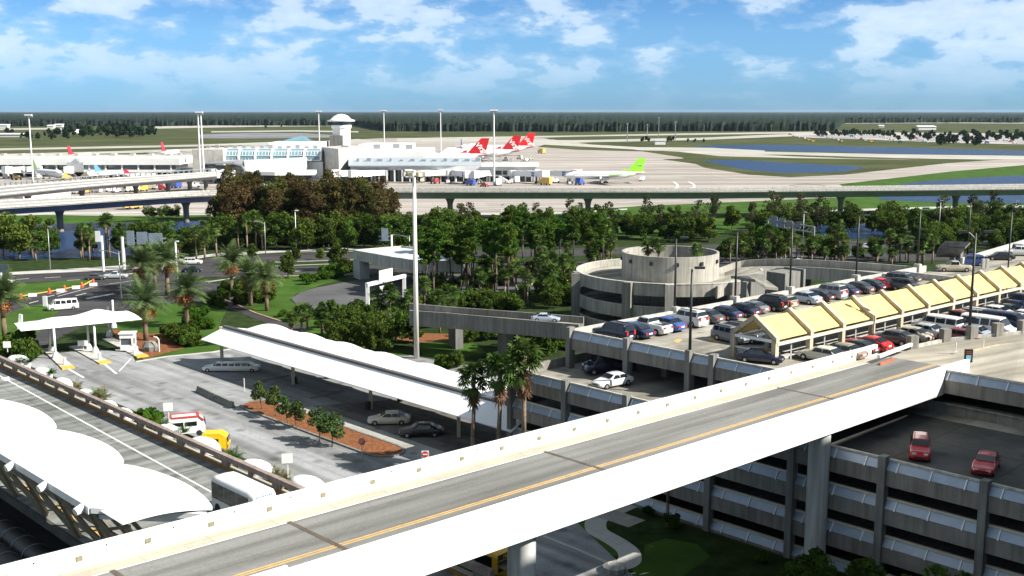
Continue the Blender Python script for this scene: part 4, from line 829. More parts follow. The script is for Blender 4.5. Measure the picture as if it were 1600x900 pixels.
def canti(lb, px, py, h, dx, panels, dark=True, pw=.35, yb=0):
    b = Vector(G(px, py)); t = thing('sign_gantry', lb, 'overhead sign', tuple(b)); m = M(); m.tube(b, b+Vector((0, 0, h+.4)), pw, pw, 10); m.build('post', white_met, t)
    m = M(); e = b+Vector((dx, yb, h)); m.beam(b+Vector((0, 0, h)), e, .35, .35); m.beam(b+Vector((0, 0, h-1.1)), e+Vector((0, 0, -1.1)), .3, .3)
    for k in range(8): q = b+(e-b)*(k/8); r = b+(e-b)*((k+1)/8); m.beam(q+Vector((0, 0, 0)), r+Vector((0, 0, -1.1)), .12)
    m.build('truss_arm', grey_met, t)
    for x0, x1, z0, z1 in panels: m = M(); m.box(b.x+x0, b.x+x1, b.y-.45, b.y-.3, h+z0, h+z1); m.build('sign_panel', signback if dark else white_met, t)
    return t
canti('cantilever gantry with a row of dark sign backs at the left road', 194, 421, 7.6, 10.5, [(1.2, 3.0, -1.6, 1.9), (3.6, 6.2, -1.4, 1.6), (6.5, 9.8, -1.5, 1.3)], True, .42)
canti('short white sign post with a single panel left of the dark gantry', 162, 424, 8.2, -1.2, [(-1.4, -.2, -1.0, 1.6)], False, .3)
canti('thin cantilever sign with one blue-grey panel behind the flyover slab', 612, 397, 4.8, -3.4, [(-2.6, -.8, -1.2, 2.2)], True, .3)
b = G(1235, 372); t = thing('sign_gantry', 'long blue-grey truss sign gantry above the trees behind the garage', 'overhead sign', b)
pa, pb = Vector(G(1200, 346, 7)), Vector(G(1272, 358, 6.5)); m = M()
for dz in (0, 1.6): m.beam(pa+Vector((0, 0, dz-1)), pb+Vector((0, 0, dz-1)), .3)
for k in range(12): q = pa+(pb-pa)*(k/12); r = pa+(pb-pa)*((k+1)/12); m.beam(q+Vector((0, 0, -1)), r+Vector((0, 0, .6)), .16)
m.build('truss_arm', grey_met, t); m = M()
for q in (pa, pb): m.tube((q.x, q.y, 0), (q.x, q.y, q.z+.6), .3, n=8)
m.each('post', grey_met, t)
for k in range(4): q = pa+(pb-pa)*(.06+k*.17); r = pa+(pb-pa)*(.2+k*.17); m = M(); m.beam(q+Vector((0, -.4, .3)), r+Vector((0, -.4, .3)), .15, 2.8-.5*k); m.build('sign_panel', signback, t)
# street lamps
def streetlamp(lb, px, py, h, arm, m0=grey_met, r=.13, head=.9, two=False, grp=None, cat='street lamp', z=0, ang=0, base=0):
    b = Vector(G(px, py, z)) if not isinstance(px, tuple) else Vector(px); t = thing('street_lamp', lb, cat, tuple(b), grp); m = M(); m.tube(b, b+Vector((0, 0, h)), r, r*.65, 8)
    if base: m.lathe([(.4, 0), (.4, base), (.12, base+.1)], b, 10)
    m.build('pole', m0, t, True)
    for s in ((1, -1) if two else (1,)):
        dx, dy = arm*s*math.cos(ang), arm*s*math.sin(ang)
        if abs(arm) > 1.2: m = M(); m.chain([b+Vector((0, 0, h-.6)), b+Vector((dx*.5, dy*.5, h)), b+Vector((dx, dy, h+.25))], [r*.6, r*.5, r*.4], 6); m.build('bracket', m0, t)
        m = M(); q = b+Vector((dx*1.02, dy*1.02, 0)); m.ob(q, head, .42, b.z+h+.05, b.z+h+.28, ang); m.build('lamp_head', m0, t)
    return t
streetlamp('grey street lamp with a long arm reaching left, in front of the date palms', 190, 473, 10.4, -3.4, two=False)
streetlamp('thin straight lamp pole in the left trees beside the pond', 79, 423, 10.5, .5)
streetlamp('slim lamp pole rising from the green trees before the rust-coloured wood', 463, 392, 11, .4, white_met)
streetlamp('curved-arm street lamp before the rust-coloured wood', 415, 396, 8.6, -2.3)
streetlamp('curved-arm street lamp just behind the flyover slab', 640, 396, 4.9, -4.2)
streetlamp('grey pole standing in the trees right of the near mast', 784, 372, 10, .3)
streetlamp('thin pale pole among the trees left of the helix tower', 948, 385, 8, .3)
streetlamp('slim pale pole rising before the blue-grey gantry', 1254, 388, 10, .4, grey_met)
streetlamp('thin grey pole at the far right trees under the elevated track', 1466, 378, 12, .3)
streetlamp('white pole between the two left date palms and the parked dark car', 277, 440, 9, .3, white_met, .3)
streetlamp('short dark pole at the right trees beside the frame edge', 1586, 345, 7, .3)
# ---------------------------------------------------------------- planting
g_belt = lambda d: 'trees of the green belt '+d
def scatter(n, fn, protos, lb, cat, grp, s=(.85, 1.15)):
    for _ in range(n): px, py = fn(); put(protos, px, py, lb, cat, grp, random.uniform(*s))
rnd = random.uniform
# rust cypress wood
for px, py, s in [(338+i*15+rnd(-5, 5), 378+rnd(-8, 6), rnd(.92, 1.12)*(.72+.28*min(1, (i+1)/3))*(.85 if i > 16 else 1)) for i in range(19) for _ in (0, 1)]: put(CY+CYG, px, py, 'feathery rust to olive cypress in the dense brown wood before the terminal', 'tree', 'rust-brown cypress wood', s)
for i in range(30): put(CY, 350+i*9+rnd(-6, 6), rnd(360, 374), 'feathery rust to olive cypress in the dense brown wood before the terminal', 'tree', 'rust-brown cypress wood', rnd(.8, .98))
scatter(34, lambda: (rnd(340, 640), rnd(379, 391)), BR, 'green broadleaf tree at the foot of the rust-brown wood', 'tree', g_belt('below the rust-brown wood'), (.85, 1.15))
scatter(9, lambda: (rnd(345, 420), rnd(382, 392)), SB, 'cabbage palm at the foot of the rust-brown wood', 'palm tree', 'palms below the rust-brown wood', (.9, 1.2))
# left belt by the pond
scatter(22, lambda: (rnd(-30, 330), rnd(388, 402)), BR, 'broadleaf tree beside the left pond', 'tree', g_belt('beside the left pond'), (.65, .95))
scatter(22, lambda: (rnd(20, 340), rnd(392, 408)), SB, 'cabbage palm between the left pond and the road', 'palm tree', 'palms between the left pond and the road', (.9, 1.3))
put(THN, 188, 392, 'bare-looking thin tree standing against the left pond', 'tree', s=.85); put(BR, 30, 405, 'large dark tree at the left frame edge before the pond', 'tree', s=1.25); put(BR, 5, 400, 'dark tree cut by the left frame edge before the pond', 'tree', s=1.1); put(BR, 70, 398, 'rounded tree between the left pond and the pale walk', 'tree', s=.8)
for px in (232, 240, 255, 262, 275): put(BR, px, 341, 'small tree on the verge right behind the left pond', 'tree', 'small trees behind the left pond', .5)
# centre and right belts
scatter(64, lambda: (rnd(632, 1010), rnd(360, 385)), BR, 'broadleaf tree in the belt right of the near mast', 'tree', g_belt('right of the near mast'), (.62, 1.0))
scatter(7, lambda: (rnd(680, 1000), rnd(358, 372)), THN, 'thin sparse tree showing above the belt against the track', 'tree', 'thin sparse trees above the belt', (.9, 1.2))
scatter(36, lambda: (rnd(652, 800), rnd(425, 466)), PN, 'slender pine with bare trunk in the grove right of the near mast', 'pine tree', 'pines right of the near mast', (.85, 1.1))
scatter(22, lambda: (rnd(800, 975), rnd(400, 430)), PN, 'slender pine left of the helix tower', 'pine tree', 'pines left of the helix tower', (.7, .95))
scatter(44, lambda: (rnd(745, 900), rnd(425, 478)), SB, 'cabbage palm between the pines and the helix ramp', 'palm tree', 'palms between pines and helix ramp', (.75, 1.1))
scatter(26, lambda: (rnd(585, 712), rnd(500, 524)), SB, 'fan palm in the thicket below the near mast', 'palm tree', 'palms below the near mast', (.72, 1.05))
scatter(10, lambda: (rnd(900, 975), rnd(410, 425)), SB, 'cabbage palm at the left edge of the helix ramp', 'palm tree', 'palms left of the helix ramp', (.85, 1.15))
scatter(95, lambda: (rnd(1000, 1640), rnd(352, 380)), BR, 'broadleaf tree in the belt behind the garage', 'tree', g_belt('behind the garage'), (.55, .95))
scatter(20, lambda: (rnd(1010, 1640), rnd(350, 368)), THN, 'thin sparse tree behind the garage', 'tree', 'thin sparse trees behind the garage', (.9, 1.3))
scatter(40, lambda: (rnd(1130, 1480), rnd(404, 416)), SB, 'cabbage palm in the row behind the garage roof', 'palm tree', 'palms behind the garage roof', (.7, 1.1))
scatter(24, lambda: (rnd(1125, 1400), rnd(396, 409)), BR, 'small tree behind the garage roof', 'tree', 'small trees behind the garage roof', (.45, .7))
scatter(24, lambda: (rnd(1430, 1640), rnd(380, 398)), BR, 'tree behind the right end of the garage roof', 'tree', 'trees at the right end of the garage', (.6, .85))
put(BRG, 1192, 392, 'bright yellow-green tree below the blue-grey gantry', 'tree', s=1.0)
scatter(14, lambda: (rnd(710, 800), rnd(480, 486)), BU, 'low bush in front of the approach bridge', 'bush', 'bushes near the approach bridge', (.7, 1.1))
# palms at the helix core
for px, py in ((1032, 400), (1022, 398), (1086, 402)): put(SB[3], px, py, 'cabbage palm growing inside the round helix tower, '+{1032: 'middle one', 1022: 'leftmost', 1086: 'rightmost'}[px], 'palm tree', s=.84, uv={1032: (25.5, 189.5, 8.6), 1022: (23.8, 191, 8.0), 1086: (32.2, 190, 7.6)}[px])
for i in range(12): put(BR, 720+i*14+rnd(-5, 5), 532+rnd(-4, 10), 'dark tree in the hollow under the approach bridge', 'tree', 'trees under the approach bridge', rnd(.38, .5))
for i in range(22): put(BU, 660+rnd(0, 220), 440+rnd(-18, 26), 'undergrowth shrub among the pine trunks', 'bush', 'undergrowth among the pines', rnd(.8, 1.3))
# date palms
for px, py, s, lb in ((228, 532, 1.15, 'date palm with orange fruit standing nearest, above the ticket booth'), (293, 512, 1.05, 'date palm with orange fruit just right behind the nearest one'), (224, 470, 1.15, 'date palm in the roadside clump, left one'), (262, 462, 1.2, 'tall date palm in the roadside clump beside the white pole'), (363, 462, 1.1, 'date palm at the lawn, left of the three lawn palms'), (392, 478, 1.05, 'date palm at the lawn, middle of the three'), (417, 486, 1.0, 'date palm with orange fruit at the lawn, rightmost of the three'), (8, 528, 1.1, 'date palm at the left frame edge beside the toll canopy'), (243, 452, 1.0, 'date palm in the roadside clump, back one')): put(DT, px, py, lb, 'palm tree', s=s)
# bushes and small trees near the road
for px, py, s in ((450, 434, .7), (530, 424, .8), (463, 409, .45), (500, 407, .4), (395, 404, .45)): put(BR, px, py, 'small round tree in the grass between the two roadways', 'tree', 'small trees between the roadways', s)
for i in range(16): put(BU, 478+i*4.5+rnd(-4, 4), 441-i*1.0+rnd(-3, 6), 'clump of green shrub on the bank above the turning road', 'bush', 'shrubs above the turning road', rnd(.7, 1.1))
for i in range(10): put(BU, 512+rnd(0, 75), 490+rnd(-4, 12), 'dark shrub below the turning road', 'bush', 'shrubs below the turning road', rnd(.7, 1.2))
for i in range(22): put(BU[0], 300+rnd(-14, 36), 492+rnd(-4, 24), 'clipped green shrub on the mound behind the booth', 'bush', 'shrubs on the mound behind the booth', rnd(.7, 1.0))
for i in range(16): put(BU, 275+rnd(-12, 34), 537+rnd(-12, 6), 'dark green shrub right of the ticket booth', 'bush', 'shrubs right of the ticket booth', rnd(.5, .75))
for i in range(18): put(BU, 338+rnd(-8, 90), 462+rnd(-6, 22)+0, 'shrub beside the curving feeder road', 'bush', 'shrubs beside the feeder road', rnd(.6, 1.0))
for i in range(9): put(BR, 560+rnd(-40, 100), 545+rnd(-12, 8), 'dark tree directly behind the long white canopy', 'tree', 'trees behind the long white canopy', rnd(.5, .72))
for i in range(8): put(SB[2], 470+rnd(-20, 80), 520+rnd(-6, 10), 'low fan palm behind the long white canopy', 'palm tree', 'low palms behind the long white canopy', rnd(.7, .95))
for i in range(7): put(BU, 440+rnd(-20, 70), 500+rnd(-6, 20), 'shrub behind the left end of the long canopy', 'bush', 'shrubs behind the long canopy', rnd(.6, 1.0))
for i in range(4): put(BU, 690+i*8+rnd(-3, 3), 572+rnd(0, 6), 'rounded shrub behind the right end of the long canopy', 'bush', 'shrubs behind the canopy right end', rnd(.8, 1.1))
for i in range(12): put(BU, 18+rnd(-25, 28), 556+rnd(-8, 10), 'clipped dark hedge shrub left of the toll lanes', 'bush', 'hedge shrubs left of the toll lanes', rnd(.9, 1.3))
for i in range(15): put(BR+SB[:1], 815+rnd(-30, 60), 545+rnd(-20, 12), 'dark tree in the hollow beside the garage corner', 'tree', 'trees beside the garage corner', rnd(.4, .66))
for i in range(10): put(BU, 830+rnd(-20, 60), 540+rnd(-20, 14), 'shrub in the hollow beside the garage corner', 'bush', 'shrubs beside the garage corner', rnd(.9, 1.4))
for i in range(14): put(BU, 700+rnd(-20, 200), 470+rnd(-10, 12), 'shrub beside the turning road under the pines', 'bush', 'shrubs under the pines', rnd(.7, 1.1))
for i in range(8): put(BR, 870+rnd(-20, 35), 470+rnd(-10, 14), 'dark tree left of the helix ramp wall', 'tree', 'trees left of the helix ramp wall', rnd(.4, .6))
# the three tall fan palms in front of the garage
put(WS[1], 0, 0, 'tall fan palm before the garage, leftmost and most ragged of three', s=.93, uv=W(76.0, -84.5)); put(WS[1], 0, 0, 'tall fan palm before the garage, middle of three', s=1.03, uv=W(77.5, -82.0)); put(WS[0], 0, 0, 'tallest fan palm before the garage with a long brown skirt, rightmost of three', s=1.07, uv=W(76.6, -77.5))
put(WS[1], 0, 0, 'fan palm in deep shade below the bridge, in front of the garage', s=.62, uv=W(77.6, -59.6))
# ================================================================ CARS
def carproto(kind):
    """body loft, glass, wheels, lamps; nose at +x, dims in metres"""
    K = {  # length, width, hood z, belt z, roof z, stations of: nose hood-end(windscreen base) roof-start roof-end deck-start
        'sedan': (4.7, 1.78, .78, .92, 1.42, .95, .30, -1.0, -1.75), 'coupe': (4.5, 1.76, .74, .88, 1.32, .8, .1, -.9, -1.8), 'hatch': (4.1, 1.7, .82, .95, 1.45, .95, .35, -1.45, -1.9),
        'suv': (4.6, 1.82, 1.0, 1.12, 1.78, .95, .45, -1.95, -2.2), 'van': (5.1, 1.95, 1.02, 1.15, 1.9, 1.55, .9, -2.35, -2.5), 'limo': (8.4, 1.85, .82, .95, 1.45, 2.75, 2.15, -2.6, -3.3), 'big_van': (5.6, 2.0, 1.15, 1.25, 2.15, 1.9, 1.35, -2.6, -2.75)}
    pick = kind == 'pickup'; L_, Wd, hz, bz, rz_, a, b, c, d = K['suv' if pick else kind]
    if pick: L_ = 5.3; a, b, c, d = 1.0, .5, -.55, -.75; rz_ = 1.75
    h = L_/2; wv = Wd/2; t = thing('parked_car', 'x', 'car')
    bed = bz if not pick else bz
    # (x, halfwidth, sill z, belt z, top z, top halfwidth)
    st = [(h, .62, .42, .55, .58, .55), (h-.06, .80, .30, .62, .66, .66), (h-.3, .95, .22, hz-.08, hz-.04, .78), (h-.8, 1, .2, hz, hz+.03, .84), (a+.15, 1, .2, bz-.03, bz+.01, .86), (a, 1, .2, bz, bz+.04, .84), (b, 1, .2, bz, rz_-.03, .72), ((b+c)/2, 1, .2, bz, rz_, .74), (c, 1, .2, bz, rz_-.03, .72), (d, 1, .2, bz, bz+.03, .82), (min(d-.12, -h+.55), .99, .2, bz-.01, bz, .84), (-h+.25, .96, .24, bz-.06, bz-.03, .8), (-h+.04, .86, .32, bz-.25, bz-.2, .74), (-h, .8, .4, .62, .64, .7)]
    def sec(s):
        x, k, sz, zb, zt, kt = s; W_ = wv*k; T = wv*kt
        half = [(W_*.9, sz), (W_, sz+.12), (W_, (sz+zb)/2+.05), (W_*.97, zb), (T+(W_*.97-T)*.12, zt-(zt-zb)*.1), (T*.85, zt), (0, zt+.025)]
        return [(x, y, z) for y, z in half]+[(x, -y, z) for y, z in reversed(half[:-1])]
    m = M(); S_ = [sec(s) for s in st]; n = len(S_[0])
    for i in range(len(S_)-1):
        o = len(m.v); m.v += S_[i]+S_[i+1]
        for j in range(n-1): m.f.append([o+j, o+j+1, o+n+j+1, o+n+j]); m.k.append(0)
        m.f.append([o+n-1, o, o+n, o+2*n-1]); m.k.append(0)
    m.face(*S_[0]); m.face(*reversed(S_[-1]))
    o = m.build('body', white_met, t, True); o['painted'] = 1
    # wheel arches as dark recesses plus glass
    G_ = M(); e = .012
    def lerp(p, q, k): return tuple(p[i]+(q[i]-p[i])*k for i in range(3))
    def pane(p, q, r, s_, off):
        G_.face(*[tuple(w_[i]+off[i] for i in range(3)) for w_ in (p, q, r, s_)])
    A_, B_, C_, D_ = S_[5], S_[6], S_[8], S_[9]; mid = S_[7]
    for sg, (lo, hi) in ((1, (3, 4)), (-1, (n-4, n-5))):
        ab0, ab1 = lerp(A_[lo], B_[lo], .25), lerp(A_[hi], B_[hi], .9)
        off = (0, sg*e*1.4, .01)
        segs = [(lerp(A_[lo], B_[lo], .3), lerp(A_[hi], B_[hi], .92), B_[hi], B_[lo])]
        nwin = {'limo': 5, 'van': 3, 'big_van': 4, 'suv': 3, 'hatch': 2, 'sedan': 2, 'coupe': 1}.get(kind, 1)
        for k in range(nwin):
            f0 = k/nwin+.015; f1 = (k+1)/nwin-.02; segs.append((lerp(B_[lo], C_[lo], f0), lerp(B_[hi], C_[hi], f0), lerp(B_[hi], C_[hi], f1), lerp(B_[lo], C_[lo], f1)))
        if kind in ('sedan', 'coupe', 'limo', 'hatch'): segs.append((C_[lo], C_[hi], lerp(C_[hi], D_[hi], .25), lerp(C_[lo], D_[lo], .45)))
        for p, q, r, s_ in segs: pane(lerp(p, q, .08), lerp(q, p, .10), lerp(r, s_, .10), lerp(s_, r, .08), off)
    pane(lerp(A_[4], B_[4], .12), lerp(A_[n-5], B_[n-5], .12), lerp(A_[n-5], B_[n-5], .92), lerp(A_[4], B_[4], .92), (.05, 0, .055))
    pane(lerp(C_[4], D_[4], .1), lerp(C_[n-5], D_[n-5], .1), lerp(C_[n-5], D_[n-5], .85), lerp(C_[4], D_[4], .85), (-.05, 0, .055))
    G_.build('windows', glass, t)
    r = .36 if kind in ('suv', 'van', 'big_van') or pick else .32; ax = L_/2-.85; bx = -L_/2+.95
    for x in (ax, bx):
        for sg in (-1, 1):
            w_ = M(); w_.tube((x, sg*(wv-.2), r), (x, sg*(wv+.015), r), r, n=14); q = w_.build('wheel', black, t); w_ = M(); w_.tube((x, sg*(wv-.05), r), (x, sg*(wv+.03), r), r*.58, r*.5, n=10); w_.build('rim', chrome, q)
    for sg in (-1, 1):
        w_ = M(); w_.box(L_/2-.16, L_/2-.02, sg*wv*.55-.18, sg*wv*.55+.18, hz-.27, hz-.12); w_.build('headlight', lamp, t)
        w_ = M(); w_.box(-L_/2-.015, -L_/2+.12, sg*wv*.64-.14, sg*wv*.64+.14, bz-.36, bz-.16 if kind not in ('suv', 'van', 'big_van') else bz+.05); w_.build('tail_light', redlamp, t)
    w_ = M(); w_.box(-L_/2-.03, -L_/2+.02, -.26, .26, .55, .7); w_.build('number_plate', white_met, t)
    w_ = M(); w_.box(L_/2-.08, L_/2+.02, -.45, .45, .42, .56); w_.build('grille', dark_met, t)
    if pick: w_ = M(); w_.box(-h+.2, d-.15, -wv*.72, wv*.72, bz-.02, bz+.03); w_.build('load_bed', dark_met, t)
    if kind in ('suv',): w_ = M(); w_.box(c+.2, b-.1, -wv*.62, -wv*.57, rz_, rz_+.06); w_.box(c+.2, b-.1, wv*.57, wv*.62, rz_, rz_+.06); w_.build('roof_rack', dark_met, t)
    PROTOS.append(t); return t
CARS = {k: carproto(k) for k in ('sedan', 'coupe', 'hatch', 'suv', 'van', 'limo', 'pickup', 'big_van')}
PC = {'white': (.78, .78, .76), 'silver': (.45, .47, .49), 'pale blue silver': (.40, .46, .55), 'grey': (.17, .18, .19), 'dark grey': (.06, .065, .07), 'black': (.012, .012, .014), 'dark blue': (.012, .022, .07), 'navy': (.008, .012, .04), 'red': (.50, .012, .012), 'bright red': (.75, .015, .01), 'dark red': (.16, .01, .012), 'beige': (.42, .38, .29), 'gold grey': (.25, .22, .17), 'blue': (.04, .09, .28), 'cream': (.70, .66, .52), 'dark green': (.02, .045, .035)}
USED = {}
def car(kind, colour, loc, rz, label, group=None, scale=None):
    o = dup(CARS[kind], loc, rz, label, group, scale, paint(colour.replace(' ', '_'), PC[colour])); o['category'] = {'suv': 'suv', 'van': 'van', 'big_van': 'van', 'pickup': 'pickup truck', 'limo': 'limousine'}.get(kind, 'car')
    if label in USED: print('DUPLICATE LABEL', label)
    USED[label] = 1; return o
DZ = 13.0
nice = {'sedan': 'sedan', 'coupe': 'coupe', 'hatch': 'hatchback', 'suv': 'SUV', 'van': 'minivan', 'pickup': 'pickup truck', 'big_van': 'van'}
def row(items, v, rz, where, grp, vj=.35, z=DZ, fn=GW):
    for i, (u, kind, colour) in enumerate(items):
        nb = items[i-1] if i else None; nx = items[i+1] if i+1 < len(items) else None
        txt = f"{colour} {nice[kind]} {where}"
        if nb and nx: txt += f", between {nb[2]} and {nx[2]} ones"
        elif nx: txt += ', at the near end'
        else: txt += ', at the far end'
        if txt in USED: txt = txt.replace('between', 'farther along between')
        x, y, _ = fn(u, v+random.uniform(-vj, vj)); car(kind, colour, (x, y, z+.005), rz+random.uniform(-.05, .05), txt, grp, 1.1)
r1 = [('suv', 'navy', 91.2), ('sedan', 'dark blue', 94.0), ('pickup', 'white', 97.0), ('sedan', 'blue', 99.7), ('suv', 'white', 103.8), ('sedan', 'dark grey', 107.0), ('sedan', 'dark blue', 110.3), ('sedan', 'navy', 113.6), ('coupe', 'grey', 116.3), ('suv', 'black', 119.5), ('hatch', 'beige', 122.2), ('sedan', 'pale blue silver', 127.2), ('coupe', 'black', 130.2), ('suv', 'silver', 133.2), ('sedan', 'dark blue', 136.6), ('sedan', 'dark grey', 140.0), ('sedan', 'navy', 143), ('coupe', 'bright red', 145.8), ('suv', 'grey', 149.8), ('sedan', 'dark green', 153.4)]
row([(u, k, c) for k, c, u in r1], -78.2, ANGV+PI, 'nosed to the far parapet', 'cars nosed to the far parapet')
r3 = [('sedan', 'cream', 98.2), ('sedan', 'gold grey', 101.0), ('coupe', 'black', 103.9), ('coupe', 'red', 106.9), ('sedan', 'dark grey', 111.3), ('sedan', 'beige', 114.2), ('sedan', 'silver', 117.3), ('van', 'white', 120.6), ('sedan', 'dark blue', 123.2), ('pickup', 'dark red', 126.2), ('suv', 'white', 129.0), ('sedan', 'black', 131.6), ('sedan', 'white', 134.6), ('coupe', 'dark green', 137.3), ('sedan', 'navy', 140.2), ('van', 'dark blue', 142.9), ('suv', 'beige', 146.2), ('sedan', 'white', 149.0), ('hatch', 'grey', 152.0), ('sedan', 'dark red', 155.0)]
row([(u, k, c) for k, c, u in r3], -56.7, ANGV+PI, 'tail-out by the yellow canopy', 'cars beside the yellow canopy')
car('suv', 'grey', G(1143, 534, DZ), -.95, 'grey estate car facing the camera left of the yellow canopy end')
r2 = [('suv', 'dark grey', 100.8), ('sedan', 'grey', 107), ('sedan', 'black', 112.5), ('suv', 'navy', 118.2), ('sedan', 'grey', 124), ('sedan', 'dark blue', 130), ('sedan', 'black', 136), ('sedan', 'silver', 142), ('suv', 'dark grey', 148)]
row([(u, k, c) for k, c, u in r2], -67.8, ANGV, 'behind the yellow canopy', 'cars behind the yellow canopy')
r4 = [('sedan', 'dark red', 117.2), ('sedan', 'pale blue silver', 120), ('big_van', 'white', 122.6), ('sedan', 'blue', 125.2), ('van', 'dark blue', 128.2), ('sedan', 'silver', 131.2), ('sedan', 'white', 134.0), ('suv', 'blue', 137.2), ('sedan', 'grey', 140.5), ('sedan', 'black', 143.5)]
row([(u, k, c) for k, c, u in r4], -51.8, ANGV, 'behind the ramp wall posts', 'cars behind the ramp wall')
car('sedan', 'navy', G(1188, 566, DZ), -.42, 'dark blue sedan driving out past the near end of the yellow canopy')
car('pickup', 'beige', G(1490, 424, DZ), PI-.05, 'beige pickup truck by the far parapet below the stair shelter')
car('suv', 'blue', G(1515, 415, DZ), PI-.15, 'pale blue SUV right behind the beige pickup')
car('sedan', 'black', G(1562, 406, DZ), PI-.1, 'black sedan alone at the far right corner of the roof')
car('suv', 'white', G(1590, 399, DZ), PI-.2, 'white SUV next to the far right parapet')
car('sedan', 'silver', G(1585, 392, DZ), PI-.2, 'silver sedan beyond the white SUV at the far right')
car('suv', 'dark grey', G(1418, 455, DZ), ANGV, 'dark SUV half hidden behind the yellow canopy ridge')
# lower level and elsewhere
car('sedan', 'white', G(957, 603, 9.7), PI+.62, 'white sedan in sunlight on the garage deck one level down')
car('big_van', 'navy', G(950, 582, 9.7), PI+.25, 'dark blue van in the shade beneath the garage roof edge')
car('suv', 'red', G(1437, 712, 9.72), -1.93, 'red SUV in deep shade in the lower bay, left of two red cars', scale=.9)
car('sedan', 'red', G(1540, 734, 9.72), -2.12, 'red sedan in deep shade in the lower bay, right of two red cars', scale=.95)
car('limo', 'white', G(362, 580), PI-.02, 'long white stretch limousine parked under the left end of the long canopy')
car('sedan', 'cream', G(608, 662), PI+.06, 'white sedan parked under the right part of the long canopy', scale=1.12)
car('sedan', 'black', G(658, 681), PI+.1, 'black sedan parked in front of the white one under the long canopy', scale=1.12)
car('big_van', 'white', G(98, 484), PI+.5, 'white passenger van on the road behind the toll canopy')
car('pickup', 'silver', G(181, 435), PI+.16, 'silver pickup truck on the main road at the left')
car('suv', 'white', G(302, 413), .1, 'white car on the main road behind the date palms')
car('sedan', 'navy', G(300, 425), .2, 'dark car on the main road just below the white one')
car('sedan', 'white', G(5, 443), .1, 'white car cut by the left frame edge on the main road')
car('van', 'white', G(240, 424), PI+.2, 'pale van glimpsed between the roadside date palms')
car('coupe', 'pale blue silver', G(853, 502, 6), -.12, 'pale blue coupe crossing the narrow approach bridge')
car('pickup', 'bright red', G(1222, 394), .1, 'bright red pickup truck in the side car park behind the helix')
car('van', 'grey', G(1205, 408), .1, 'grey minivan just behind the curved ramp wall')
car('sedan', 'silver', G(1240, 409), .1, 'silver car behind the curved ramp wall, right of the minivan')
for px, c, kd in ((150, 'dark grey', 'sedan'), (1355, 'silver', 'sedan'), (1500, 'white', 'van')): car(kd, c, G(px, {150: 437, 1355: 388, 1500: 385}[px]), .1, {150: 'dark car on the main road left of the silver pickup', 1355: 'silver car glimpsed through the palms on the far road', 1500: 'white van glimpsed through trees on the far road'}[px])

# ================================================================ TOLL PLAZA
t = thing('toll_canopy', 'white tensioned fabric toll canopy with two soft peaks on white posts', 'canopy', G(120, 560))
def cp(s, q):   # s along lanes edge (left to right), q near to far
    a = Vector(G(33, 517.5, 4.6)); b2 = Vector(G(222, 499, 5.0)); c = Vector(G(198, 485, 5.6)); d = Vector(G(22, 505, 4.8))
    p = (a*(1-s)+b2*s)*(1-q)+(d*(1-s)+c*s)*q
    pk = .75*math.exp(-((s-.3)/.16)**2)*math.sin(PI*min(1, q*1.05))**.8+1.5*math.exp(-abs((s-.68)/.2)**1.5)*math.sin(PI*min(1, q*1.02))**.8
    return (p.x, p.y, p.z+pk)
m = M(); m.grid(cp, 34, 14); m.build('fabric_roof', white_fab, t, True)
for px, py, z in ((87, 561, 4.8), (149.5, 552, 5.2), (79, 550, 5), (139, 547, 5.2), (171, 526, 5.2), (178, 512, 5)):
    b = G(px, py); m = M(); m.tube(b, (b[0], b[1], z), .2, .17, 10); m.lathe([(.55, 0), (.5, .5), (.22, 1.1)], b, 10); m.build('post', white_met, t, True)
b = G(27, 533); m = M(); m.beam((b[0], b[1], 0), (b[0]+.8, b[1], 4.6), .3); m.beam((b[0]+1.2, b[1]-1, 0), (b[0]+1.3, b[1]-.6, 4.6), .25); m.build('end_strut', white_met, t)
for k, (a, b2, lb) in enumerate((((74, 546), (104, 574), 'left toll island with a yellow painted tip'), ((116, 542), (160, 566), 'middle toll island with a yellow painted tip'), ((168, 530), (218, 556), 'right toll island carrying the white booth'))):
    t = thing('toll_island', lb, 'toll island', G(*a)); a3 = Vector(G(*a)); b3 = Vector(G(*b2)); d = (b3-a3); m = M(); m.beam(a3+Vector((0, 0, .1)), b3+Vector((0, 0, .1)), 1.7, .24); m.build('kerb_base', conc_pale, t)
    m = M(); m.beam(b3-d.normalized()*.05+Vector((0, 0, .12)), b3+d.normalized()*1.6+Vector((0, 0, .12)), 1.8, .26); m.build('yellow_tip', ycurb, t)
    q = b3-d.normalized()*1.2; m = M(); m.tube(q, q+Vector((0, 0, 1.3)), .22, n=10); m.build('ticket_machine', white_met, t)
    if k < 2: q = a3+d*.35; m = M(); m.beam(q+Vector((0, 0, .2)), q+Vector((0, 0, 1.4)), .1); m.ob((q.x, q.y-.1), 1.5, .12, 1.0, 1.9, .1) if k else m.lathe([(.05, .3), (.5, .9), (.05, 1.4)], tuple(q), 8); m.build('lane_sign', white_met, t)
b = G(201, 548); t = thing('ticket_booth', 'small white ticket booth with a dark window on the right toll island', 'booth', b)
m = M(); m.ob(b, 2.1, 1.7, .2, 1.1, .1); m.ob(b, 2.2, 1.8, 2.2, 2.9, .1)
for sx_, sy_ in ((-1, -1), (1, -1), (1, 1), (-1, 1)): m.ob((b[0]+sx_*.92, b[1]+sy_*.72), .25, .25, 1.1, 2.2, .1)
m.build('body', white_met, t); m = M(); m.ob(b, 1.9, 1.5, 1.1, 2.2, .1); m.build('window', bglass, t); m = M(); m.ob(b, 2.5, 2.1, 2.9, 3.05, .1); m.build('roof', white_met, t)
